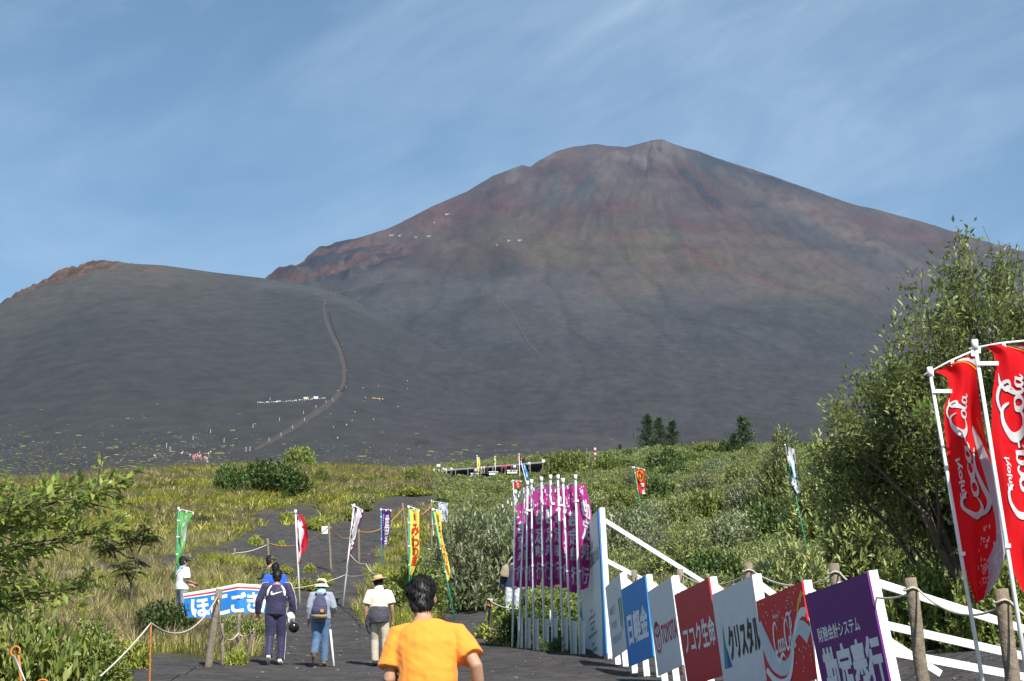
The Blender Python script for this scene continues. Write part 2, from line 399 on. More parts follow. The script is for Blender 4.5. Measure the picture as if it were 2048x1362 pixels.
C = mixc(C, (0.040, 0.043, 0.046), np.clip(dk, 0, 1) * 0.8)
C = mixc(C, (0.028, 0.030, 0.038), np.clip(rib + rib2, 0, 1) * 0.8)
ashfan = ell(930, 600, 330, 48, 0.12) * 0.6
C = mixc(C, (0.060, 0.060, 0.060), ashfan)
cc = np.ones_like(C) * np.array([0.088, 0.050, 0.044])
cc = mixc(cc, (0.032, 0.034, 0.042), sstep(0.46, 0.54, strat) * 0.92)
cc = mixc(cc, (0.105, 0.088, 0.075), sstep(0.62, 0.72, fbm(PXf / 22, RWf / 12, 3, 53)) * 0.6)
C = C * (1 - cliff[..., None]) + cc * cliff[..., None]
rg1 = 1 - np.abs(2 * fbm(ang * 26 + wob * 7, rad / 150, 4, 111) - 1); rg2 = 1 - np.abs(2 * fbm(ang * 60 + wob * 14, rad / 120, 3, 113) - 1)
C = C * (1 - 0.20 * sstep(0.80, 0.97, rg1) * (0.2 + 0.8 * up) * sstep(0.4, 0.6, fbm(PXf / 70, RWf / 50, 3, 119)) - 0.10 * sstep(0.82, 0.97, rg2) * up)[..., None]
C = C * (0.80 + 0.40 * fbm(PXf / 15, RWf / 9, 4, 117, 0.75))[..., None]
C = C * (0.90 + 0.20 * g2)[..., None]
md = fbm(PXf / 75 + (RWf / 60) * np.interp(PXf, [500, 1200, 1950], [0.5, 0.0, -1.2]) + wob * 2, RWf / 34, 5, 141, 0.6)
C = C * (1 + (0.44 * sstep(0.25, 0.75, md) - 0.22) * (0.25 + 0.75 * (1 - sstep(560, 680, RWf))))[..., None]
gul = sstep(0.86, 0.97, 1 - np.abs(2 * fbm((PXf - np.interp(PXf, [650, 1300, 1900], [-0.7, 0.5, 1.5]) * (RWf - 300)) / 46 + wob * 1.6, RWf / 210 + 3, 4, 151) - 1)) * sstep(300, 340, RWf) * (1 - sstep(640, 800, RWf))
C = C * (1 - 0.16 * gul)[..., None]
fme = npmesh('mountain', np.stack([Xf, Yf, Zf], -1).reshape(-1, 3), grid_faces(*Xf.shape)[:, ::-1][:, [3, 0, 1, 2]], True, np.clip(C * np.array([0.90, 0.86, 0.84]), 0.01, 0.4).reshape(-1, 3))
M_mtn = mat('mountain_scoria', (0.06, 0.06, 0.06), 0.95, 0.30, 0.07, 0.0, spec=0.05, attr='tint', detail=12)
_t = M_mtn.node_tree; _n = [n for n in _t.nodes if n.type == 'TEX_NOISE'][0]; _mp = N(_t, 'ShaderNodeMapping'); _mp.inputs['Scale'].default_value = (1.0, 0.12, 1.3)
_t.links.new([n for n in _t.nodes if n.type == 'TEX_COORD'][0].outputs['Object'], _mp.inputs['Vector']); _t.links.new(_mp.outputs[0], _n.inputs['Vector'])
mountain_o = link('mountain', fme, M_mtn); tag(mountain_o, kind='structure')

# ash foothill on the left
pxs = np.concatenate([np.linspace(-1500, -60, 50)[:-1], np.linspace(-60, 1250, 430), np.linspace(1250, 2000, 60)[1:]])
dyc = lambda px: np.interp(px, [-1500, -300, 185, 525, 800, 1100, 1400, 2000], [1700, 2150, 2300, 2450, 2350, 1900, 1300, 700])
PXd, Sd, RWd, Xd, Yd, Zd = mountain('dome', DOME, 480.0, dyc, 4200.0, DK, pxs, 300, 6, 9, 0.22)
_sf = np.clip(np.log(np.maximum(Yd, 521) / 520) / np.log(fyc(PXd) / 520), 0, 1)
_sm = np.mean([silh(FUJI, PXd + k) for k in range(-120, 121, 15)], axis=0)
_wf = sstep(620, 1010, PXd)
Zd = Zd * (1 - _wf) + zof(surf_row(_sm, _sf, FK), Yd) * _wf - 14 * sstep(990, 1090, PXd)
rg = fbm(PXd / 60, RWd / 44, 5, 97)
topw = sstep(0.8, 0.97, np.minimum(Sd, 1))
fade = 1 - sstep(0.985, 1.0, np.minimum(Sd, 1)) * 0.9
rock = (1 - sstep(150, 330, PXd)) * sstep(0, 10, np.interp(PXd, [-300, 0, 100, 190, 300, 460], [705, 612, 572, 546, 534, 533]) - RWd + (rg - 0.5) * 14)
rock = rock + np.exp(-((PXd - 300) / 26.0) ** 2 - ((RWd - 539) / 4.0) ** 2)
rock = np.clip(rock, 0, 1)
rg = fbm(PXd / 60, RWd / 60, 4, 97)
Zd = Zd + np.where(Sd <= 1, (rg - 0.5) * Yd * 0.0014 * fade + rock * ((fbm(PXd / 14, RWd / 6, 4, 57) - 0.5) * 12), 0)
Cd = np.ones(PXd.shape + (3,)) * np.array([0.043, 0.044, 0.045])
Cd = Cd * (0.90 + 0.20 * fbm(PXd / 120, RWd / 75, 6, 63, 0.65))[..., None]
pal = sstep(150, 0, (RWd - silh(DOME, PXd)) + (fbm(PXd / 130, RWd / 24, 4, 67) - 0.5) * 120) * (1 - sstep(330, 600, PXd))
Cd = mixc(Cd, (0.074, 0.070, 0.065), pal * 0.8)
sad = np.exp(-((RWd - np.interp(PXd, [480, 560, 700, 850], [560, 566, 588, 612]) - 4) / 11.0) ** 2) * sstep(450, 540, PXd) * (1 - sstep(760, 900, PXd))
Cd = mixc(Cd, (0.072, 0.072, 0.071), sad * 0.7)
Cd = mixc(Cd, (0.046, 0.047, 0.050), sstep(700, 980, PXd) * 0.9)
Cd = mixc(Cd, (0.118, 0.070, 0.047), rock * 0.9)
Cd = Cd * (1 - 0.45 * (rock * sstep(0.5, 0.62, fbm(PXd / 30, (RWd + PXd * 0.3) / 5, 3, 69))))[..., None]
Cd = Cd * 0.90
_cf = C * np.array([0.90, 0.86, 0.84]); _ok = Sf[:, 0] <= 1; _, _pr = proj(Xd, Yd, Zd); _w = sstep(640, 960, PXd)
for _j in range(Cd.shape[1]):
    if PXd[0, _j] < 640: continue
    _k = int(np.argmin(np.abs(PXf[0] - PXd[0, _j]))); _r = RWf[_ok, _k][::-1]
    _m = np.stack([np.interp(_pr[:, _j], _r, _cf[_ok, _k, c][::-1]) for c in range(3)], -1)
    Cd[:, _j] = Cd[:, _j] * (1 - _w[:, _j, None]) + _m * _w[:, _j, None]
dme = npmesh('foothill', np.stack([Xd, Yd, Zd], -1).reshape(-1, 3), grid_faces(*Xd.shape)[:, ::-1][:, [3, 0, 1, 2]], True, np.clip(Cd, 0.01, 0.4).reshape(-1, 3))
foothill = link('foothill', dme, M_mtn); tag(foothill, kind='structure')
def on_sheet(px, py, A):
    """point on the foothill (or the cone) seen at a photo pixel"""
    PXg, RW, S, X, Y, Z = A
    j = int(np.argmin(np.abs(PXg[0] - px))); ok = S[:, 0] <= 1
    px_, py_ = proj(X[ok, j], Y[ok, j], Z[ok, j])
    k = int(np.argmin(np.abs(py_ - py)))
    return Vector((X[k, j], Y[k, j], Z[k, j]))
SH_D = (PXd, RWd, Sd, Xd, Yd, Zd); SH_F = (PXf, RWf, Sf, Xf, Yf, Zf)

# ------------------------------------------------------------------ the air between
hb = MB(); hb.box((0, 5300, 1480), (19000, 11500, 3000)); 
hm = bpy.data.materials.new('haze'); hm.use_nodes = True; ht = hm.node_tree; ht.nodes.clear()
ho = N(ht, 'ShaderNodeOutputMaterial'); hv = N(ht, 'ShaderNodeVolumePrincipled')
hv.inputs['Color'].default_value = (0.40, 0.66, 1.0, 1); hv.inputs['Density'].default_value = 2.6e-5; hv.inputs['Anisotropy'].default_value = 0.0
ht.links.new(hv.outputs[0], ho.inputs['Volume'])
haze = hb.build('haze', hm); tag(haze, kind='stuff')
# ------------------------------------------------------------------ plants
def leaf_mat(name, color, back=None, trans=0.25, rough=0.45, vary=0.3, spec=0.35):
    m = mat(name, color, rough, 0.0, spec=spec, trans=trans, attr='tint', back=back)
    t = m.node_tree; b = t.nodes['Principled BSDF']
    oi = N(t, 'ShaderNodeObjectInfo'); mr = N(t, 'ShaderNodeMapRange'); mr.inputs[3].default_value = 1 - vary; mr.inputs[4].default_value = 1 + vary
    t.links.new(oi.outputs['Random'], mr.inputs[0])
    ml = N(t, 'ShaderNodeMix', data_type='RGBA', blend_type='MULTIPLY'); ml.inputs[0].default_value = 1.0
    lk = b.inputs['Base Color'].links[0]; src = lk.from_socket; t.links.remove(lk)
    t.links.new(src, ml.inputs[6]); t.links.new(mr.outputs[0], ml.inputs[7]); t.links.new(ml.outputs[2], b.inputs['Base Color'])
    return m
def unit(a): return a / np.maximum(np.linalg.norm(a, axis=-1, keepdims=True), 1e-9)
def leaf_arrays(pos, axis, nrm, L, W, C):
    """folded lens-shaped leaves, two faces each side of the midrib"""
    n = len(pos); axis = unit(axis); side = unit(np.cross(axis, nrm)); up = np.cross(side, axis)
    L = np.broadcast_to(L, (n,))[:, None]; W = np.broadcast_to(W, (n,))[:, None]
    p0 = pos; p1 = pos + axis * L * 0.45 + side * W * 0.5 + up * W * 0.18
    p2 = pos + axis * L - up * L * 0.10; p3 = pos + axis * L * 0.45 - side * W * 0.5 + up * W * 0.18
    V = np.stack([p0, p1, p2, p3], 1).reshape(-1, 3)
    b = np.arange(n)[:, None] * 4
    F = np.concatenate([b + np.array([[0, 1, 2]]), b + np.array([[0, 2, 3]])], 0)
    return V, F, np.repeat(C, 4, axis=0)
def rand_unit(n, g): return unit(g.normal(size=(n, 3)))
def bark_mat(name, c): return mat(name, c, 0.9, 0.35, 14.0, 0.6, 30.0, 0.1)
M_bark = bark_mat('bark_grey_brown', (0.11, 0.085, 0.065))
M_stem = bark_mat('stem_brown', (0.10, 0.070, 0.045))
M_willow = leaf_mat('leaf_willow', (0.10, 0.13, 0.04), back=(0.26, 0.29, 0.15), vary=0.25)
M_green = leaf_mat('leaf_green', (0.08, 0.12, 0.025), vary=0.28)
M_grass = leaf_mat('grass_blade', (0.15, 0.17, 0.04), trans=0.3, rough=0.6, vary=0.28, spec=0.2)

def bush_meshes(seed, rx, rz, ntwig, per, L, W, pal, lump=0.35, shell=0.45, silver=False):
    """a shrub: stems and twigs rising from one root, leaves along the twigs; returns (stem mesh, foliage mesh)"""
    g = np.random.default_rng(seed)
    d = rand_unit(ntwig, g); d[:, 2] = np.abs(d[:, 2]) * 0.95 + g.uniform(-0.12, 0.1, ntwig); d = unit(d)
    lumps = rand_unit(7, g); lumps[:, 2] = np.abs(lumps[:, 2])
    k = 1 - lump + lump * np.max(np.clip(d @ lumps.T, 0, 1) ** 3, axis=1) + g.uniform(-0.06, 0.08, ntwig)
    r = k * (1 - shell * g.uniform(0, 1, ntwig) ** 1.6)
    tip = d * r[:, None] * np.array([rx, rx, rz]); tip[:, 2] = np.maximum(tip[:, 2], 0.04 * rz)
    tl = 0.30 * rx * g.uniform(0.6, 1.3, ntwig)
    tdir = unit(d * np.array([1, 1, 1]) + np.array([0, 0, 0.55]) + g.normal(size=(ntwig, 3)) * 0.35)
    base = tip - tdir * tl[:, None]
    t = np.tile(np.linspace(0.05, 1.0, per), ntwig); ti = np.repeat(np.arange(ntwig), per)
    pos = base[ti] + tdir[ti] * (tl[ti] * t)[:, None]
    side = rand_unit(len(ti), g); side = unit(side - tdir[ti] * np.sum(side * tdir[ti], 1, keepdims=True))
    ax = unit(tdir[ti] * 0.75 + side * 0.85 + np.array([0, 0, 0.15]))
    nr = unit(np.array([0, 0, 1.0]) + rand_unit(len(ti), g) * 0.75 + d[ti] * 0.5)
    Ls = L * g.uniform(0.65, 1.2, len(ti)) * (1.08 - 0.25 * t); Ws = W * Ls / L
    pal = np.array(pal); c = pal[g.integers(0, len(pal), ntwig)][ti] * g.uniform(0.75, 1.25, (len(ti), 1))
    V, F, C = leaf_arrays(pos, ax, nr, Ls, Ws, c)
    fm = npmesh('foliage', V, F, False, C)
    mb = MB()
    for i in range(7):
        a = i * 0.9 + g.uniform(0, 1); q = Vector((math.cos(a) * rx * 0.62, math.sin(a) * rx * 0.62, rz * g.uniform(0.5, 0.8)))
        mb.tube([(0, 0, -0.08), (q.x * 0.3, q.y * 0.3, q.z * 0.45), tuple(q)], [0.028 * rx, 0.02 * rx, 0.006 * rx], 5)
    for i in g.integers(0, ntwig, 40):
        b0, t0 = base[i], tip[i]
        mb.tube([b0 * 0.45, b0, t0], [0.012 * rx, 0.008 * rx, 0.003 * rx], 3, False)
    sm = pymesh('stem', mb.v, mb.f)
    sm.materials.append(M_stem)
    return sm, fm
G_A = [(0.176, 0.235, 0.047), (0.23, 0.275, 0.055), (0.136, 0.194, 0.041), (0.271, 0.286, 0.073)]
G_D = [(0.06, 0.107, 0.025), (0.08, 0.127, 0.027), (0.107, 0.142, 0.037)]
G_W = [(0.181, 0.227, 0.048), (0.236, 0.273, 0.068), (0.155, 0.199, 0.04), (0.291, 0.318, 0.105)]
G_Y = [(0.293, 0.32, 0.051), (0.235, 0.301, 0.043), (0.352, 0.338, 0.084)]
G_S = [(0.25, 0.28, 0.16), (0.30, 0.33, 0.21), (0.19, 0.23, 0.11), (0.15, 0.19, 0.07)]
BUSH = {}
for key, sd, rx, rz, nt_, per, L, W, pal, mt in [
    ('willow', 11, 1.0, 1.15, 620, 11, 0.115, 0.042, G_W, M_willow), ('willow2', 12, 1.0, 1.0, 620, 11, 0.115, 0.044, G_W, M_willow),
    ('willow3', 13, 1.0, 1.5, 700, 11, 0.105, 0.04, G_W, M_willow),
    ('silver', 15, 1.0, 1.1, 640, 11, 0.105, 0.042, G_S, M_willow), ('tall', 14, 1.0, 2.4, 1250, 11, 0.12, 0.046, G_W, M_willow),
    ('green', 21, 1.0, 0.95, 640, 10, 0.11, 0.055, G_A, M_green), ('green2', 22, 1.0, 1.2, 640, 10, 0.105, 0.052, G_A, M_green),
    ('dark', 31, 1.0, 0.9, 640, 10, 0.12, 0.06, G_D, M_green), ('low', 41, 1.0, 0.55, 360, 9, 0.16, 0.08, G_Y, M_green)]:
    s_, f_ = bush_meshes(sd, rx, rz, nt_, per, L, W, pal, lump=0.42)
    f_.materials.append(mt); BUSH[key] = (s_, f_, rz)
def shrub(name, label, cat, kind, px, py, wpx, hpx, Y=None, rot=None, group=None, sink=0.02):
    """one shrub, rooted where the photo shows its foot"""
    p = hit(px, py) if Y is None else P(px, py, Y)
    if Y is not None: p.z = hz(p.x, p.y)
    s_, f_, rz = BUSH[kind]; k = p.y / FPX
    rx = wpx * k / 2 / 0.93; h = hpx * k / (rz * 0.95)
    if Y is not None: h = max(0.4, P(px, py - hpx, Y).z - p.z) / (rz * 0.95)
    e = empty(name, (p.x, p.y, p.z - sink), random.uniform(0, 6.28) if rot is None else rot)
    e.scale = (rx, rx, h)
    link('stem', s_, None, e); link('foliage', f_, None, e)
    tag(e, label, cat, group); return e

# ---- things nobody could count: grass and low scrub over the slopes, one object each
def tuft_mesh(name, seed, nb, h, wd, lean, pal, head=None):
    g = np.random.default_rng(seed); a = g.uniform(0, 2 * np.pi, nb); r0 = g.uniform(0, 0.16, nb)
    hh = h * g.uniform(0.55, 1.15, nb); ln = lean * g.uniform(0.2, 1.0, nb); b = a + g.normal(size=nb) * 0.6
    p0 = np.stack([np.cos(a) * r0, np.sin(a) * r0, np.full(nb, -0.03)], 1)
    dr = np.stack([np.cos(b), np.sin(b), np.zeros(nb)], 1); sd = np.stack([-np.sin(b), np.cos(b), np.zeros(nb)], 1)
    m1 = p0 + dr * (ln * hh * 0.35)[:, None] + np.array([0, 0, 1]) * (hh * 0.6)[:, None]
    tp = p0 + dr * (ln * hh)[:, None] + np.array([0, 0, 1]) * (hh * g.uniform(0.85, 1.0, nb))[:, None]
    w_ = wd * g.uniform(0.6, 1.2, nb)[:, None]
    V = np.stack([p0 - sd * w_ * 0.5, p0 + sd * w_ * 0.5, m1 + sd * w_ * 0.45, m1 - sd * w_ * 0.45, tp + sd * w_ * 0.1, tp - sd * w_ * 0.1], 1).reshape(-1, 3)
    bq = np.arange(nb)[:, None] * 6; F = np.concatenate([bq + np.array([[0, 1, 2, 3]]), bq + np.array([[3, 2, 4, 5]])], 0)
    pal = np.array(pal); c = pal[g.integers(0, len(pal), nb)] * g.uniform(0.75, 1.25, (nb, 1))
    C = np.repeat(c, 6, 0).reshape(nb, 6, 3)
    if head is not None:
        C[:, 4:] = np.array(head); C[:, 2:4] = C[:, 2:4] * 0.6 + np.array(head) * 0.4
    me = npmesh(name, V, F, False, C.reshape(-1, 3)); me.materials.append(M_grass); return me
lib = bpy.data.collections.new('plant_patterns')
def libobj(name, me):
    o = bpy.data.objects.new(name, me); lib.objects.link(o); return o
GA = [(0.382, 0.407, 0.071), (0.319, 0.364, 0.059), (0.462, 0.421, 0.11)]
GT = [(0.466, 0.418, 0.137), (0.39, 0.39, 0.094), (0.346, 0.377, 0.074)]
PAT = []
for nm, me in [
    ('a_grass', tuft_mesh('grass_tuft', 1, 42, 0.42, 0.016, 0.9, GA)), ('b_grass', tuft_mesh('grass_tuft', 2, 42, 0.50, 0.018, 1.0, GA)),
    ('c_grass', tuft_mesh('grass_tuft', 3, 40, 0.55, 0.014, 0.8, GT, (0.40, 0.29, 0.21))), ('d_grass', tuft_mesh('grass_tuft', 4, 40, 0.50, 0.016, 0.8, GT, (0.36, 0.29, 0.16))),
    ('e_far', tuft_mesh('grass_tuft', 5, 34, 0.42, 0.045, 1.0, GA)), ('f_far', tuft_mesh('grass_tuft', 6, 34, 0.50, 0.045, 0.9, GT, (0.35, 0.28, 0.17)))]:
    PAT.append(libobj(nm, me))
def small_bush(name, seed, ntw, per, L, W, pal, mt, rz):
    s_, f_ = bush_meshes(seed, 0.5, rz * 0.5, ntw, per, L, W, pal, lump=0.4); f_.materials.append(mt); return libobj(name, f_)
small_bush('g_scrub', 51, 120, 8, 0.085, 0.036, G_W, M_willow, 1.1); small_bush('h_scrub', 52, 120, 8, 0.085, 0.036, G_W, M_willow, 0.9)
small_bush('i_scrub', 53, 120, 8, 0.085, 0.045, G_A, M_green, 0.9); small_bush('j_scrub', 54, 110, 8, 0.09, 0.05, G_Y, M_green, 0.7)
small_bush('k_scrub', 55, 120, 8, 0.085, 0.045, G_D, M_green, 1.0); small_bush('l_scrub', 56, 90, 8, 0.085, 0.036, [(0.17, 0.13, 0.06), (0.15, 0.15, 0.06)], M_green, 0.9)
gt = bpy.data.node_groups.new('scatter', 'GeometryNodeTree')
gt.interface.new_socket('Geometry', in_out='INPUT', socket_type='NodeSocketGeometry'); gt.interface.new_socket('Geometry', in_out='OUTPUT', socket_type='NodeSocketGeometry')
gi = N(gt, 'NodeGroupInput'); go = N(gt, 'NodeGroupOutput'); iop = N(gt, 'GeometryNodeInstanceOnPoints'); ci = N(gt, 'GeometryNodeCollectionInfo')
ci.inputs['Collection'].default_value = lib; ci.inputs['Separate Children'].default_value = True; ci.inputs['Reset Children'].default_value = True
iop.inputs['Pick Instance'].default_value = True
def nattr(nm, dt):
    n = N(gt, 'GeometryNodeInputNamedAttribute', data_type=dt); n.inputs['Name'].default_value = nm; return n.outputs['Attribute']
gt.links.new(gi.outputs[0], iop.inputs['Points']); gt.links.new(ci.outputs[0], iop.inputs['Instance'])
gt.links.new(nattr('idx', 'INT'), iop.inputs['Instance Index']); gt.links.new(nattr('rot', 'FLOAT_VECTOR'), iop.inputs['Rotation'])
gt.links.new(nattr('scl', 'FLOAT_VECTOR'), iop.inputs['Scale']); gt.links.new(iop.outputs[0], go.inputs[0])
def scatter(name, pts, idx, scl, seed):
    g = np.random.default_rng(seed); n = len(pts)
    me = bpy.data.meshes.new(name); me.vertices.add(n); me.vertices.foreach_set('co', pts.astype(np.float32).ravel())
    a = me.attributes.new('idx', 'INT', 'POINT'); a.data.foreach_set('value', idx.astype(np.int32))
    r = np.stack([g.normal(size=n) * 0.12, g.normal(size=n) * 0.12, g.uniform(0, 6.28, n)], 1)
    a = me.attributes.new('rot', 'FLOAT_VECTOR', 'POINT'); a.data.foreach_set('vector', r.astype(np.float32).ravel())
    a = me.attributes.new('scl', 'FLOAT_VECTOR', 'POINT'); a.data.foreach_set('vector', scl.astype(np.float32).ravel())
    o = link(name, me); md = o.modifiers.new('scatter', 'NODES'); md.node_group = gt; return o
def cand(y0, y1, per_m2, seed, amin=-0.36, amax=0.40):
    g = np.random.default_rng(seed); area = (amax - amin) * 0.5 * (y1 * y1 - y0 * y0); n = int(area * per_m2)
    Y = np.sqrt(g.uniform(y0 * y0, y1 * y1, n)); X = g.uniform(amin, amax, n) * Y
    return X, Y
parts_ = [cand(9, 22, 7.0, 1), cand(22, 45, 9.0, 2), cand(45, 85, 5.0, 3), cand(85, 150, 2.4, 4), cand(150, 250, 1.1, 5), cand(250, 420, 0.5, 6)]
X = np.concatenate([a for a, b in parts_]); Y = np.concatenate([b for a, b in parts_]); Z = H(X, Y)
_px, _py = proj(X, Y, Z); keep = ~bare(X, Y, Z) & ~((_px > 850) & (_px < 1095) & (Y > 268) & (Y < 350)); X, Y, Z = X[keep], Y[keep], Z[keep]
px, py = proj(X, Y, Z); gsc = np.random.default_rng(99)
nA = fbm(X / 6.5, Y / 6.5, 4, 101); nB = fbm(X / 9.0 + 40, Y / 9.0, 4, 103); nC = fbm(X / 3.2, Y / 3.2, 3, 107); u = gsc.uniform(0, 1, len(X))
right = sstep(820, 960, px + (nB - 0.5) * 160)
pscrub = np.clip(right * sstep(0.26, 0.42, nA) * 0.95 + (1 - right) * sstep(0.56, 0.66, nA) * 0.75, 0, 1)
isb = u < pscrub
far = Y > 95
tan = (nB + (nC - 0.5) * 0.4 + (py > 1130) * (px < 430) * 0.12 - right * 0.08) > 0.505
gidx = np.where(far, np.where(tan, 5, 4), np.where(tan, np.where(u * 7 % 1 < 0.5, 2, 3), np.where(u * 7 % 1 < 0.5, 0, 1)))
gs = np.interp(Y, [9, 40, 90, 150, 250, 420], [0.75, 0.85, 1.0, 1.5, 2.0, 2.6]) * gsc.uniform(0.7, 1.25, len(X))
gk = ~isb
grass = scatter('grass', np.stack([X, Y, Z], 1)[gk], gidx[gk], np.repeat(gs[gk][:, None], 3, 1) * np.array([1.2, 1.2, 1.0]), 5)
tag(grass, 'yellow-green and straw-coloured grass covering the slopes beside the ash path', 'grass', kind='stuff')
sk = isb & (gsc.uniform(0, 1, len(X)) < np.interp(Y, [9, 45, 90, 160, 420], [0.35, 0.35, 0.5, 0.75, 1.0]))
wil = gsc.uniform(0, 1, len(X)) < np.where(right > 0.5, sstep(0.36, 0.56, nB) * 0.95, 0.08)
v2 = gsc.uniform(0, 1, len(X))
sidx = np.where(wil, np.where(v2 < 0.5, 6, 7), np.where(v2 < 0.38, 8, np.where(v2 < 0.62, 9, np.where(v2 < 0.90, 10, 11))))
ss = np.interp(Y, [9, 40, 90, 150, 250, 420], [0.8, 1.15, 1.6, 2.1, 2.7, 3.4]) * gsc.uniform(0.6, 1.25, len(X)) * np.where(right > 0.5, 1.0, 0.62)
scrub = scatter('low_scrub', np.stack([X, Y, Z - 0.05], 1)[sk], sidx[sk], np.repeat(ss[sk][:, None], 3, 1), 6)
tag(scrub, 'dense low willow scrub and herbs carpeting the hillside behind the boards', 'scrub', kind='stuff')
print('SCATTER', gk.sum(), sk.sum())

M_cin2 = mat('cinder_pale', (0.13, 0.12, 0.115), 0.95, 0.4, 9); M_cinder = mat('cinder', (0.05, 0.045, 0.044), 0.95, 0.4, 9)
for nm in ('m_cinder', 'n_cinder'):
    bm = bmesh.new(); bmesh.ops.create_icosphere(bm, subdivisions=1, radius=0.5)
    for v in bm.verts: v.co = v.co * random.uniform(0.65, 1.1); v.co.z *= 0.6
    me = bpy.data.meshes.new('cinder'); bm.to_mesh(me); bm.free(); me.materials.append(M_cinder if nm[0] == 'm' else M_cin2); libobj(nm, me)
cp = [cand(9, 24, 22.0, 31), cand(24, 50, 9.0, 32), cand(50, 110, 1.5, 33)]
cx = np.concatenate([a for a, b in cp]); cy = np.concatenate([b for a, b in cp]); cz = H(cx, cy); ck = bare(cx, cy, cz) ; cx, cy, cz = cx[ck], cy[ck], cz[ck]
cs = gsc.uniform(0, 1, len(cx)) ** 4 * 0.10 + 0.015; cs = cs * np.interp(cy, [9, 50, 110], [0.7, 1.1, 2.0])
cinders = scatter('cinders', np.stack([cx, cy, cz], 1), 12 + (gsc.uniform(0, 1, len(cx)) < 0.25), np.repeat(cs[:, None], 3, 1), 8)
tag(cinders, 'loose dark cinders strewn over the black ash path', 'cinders', kind='stuff')
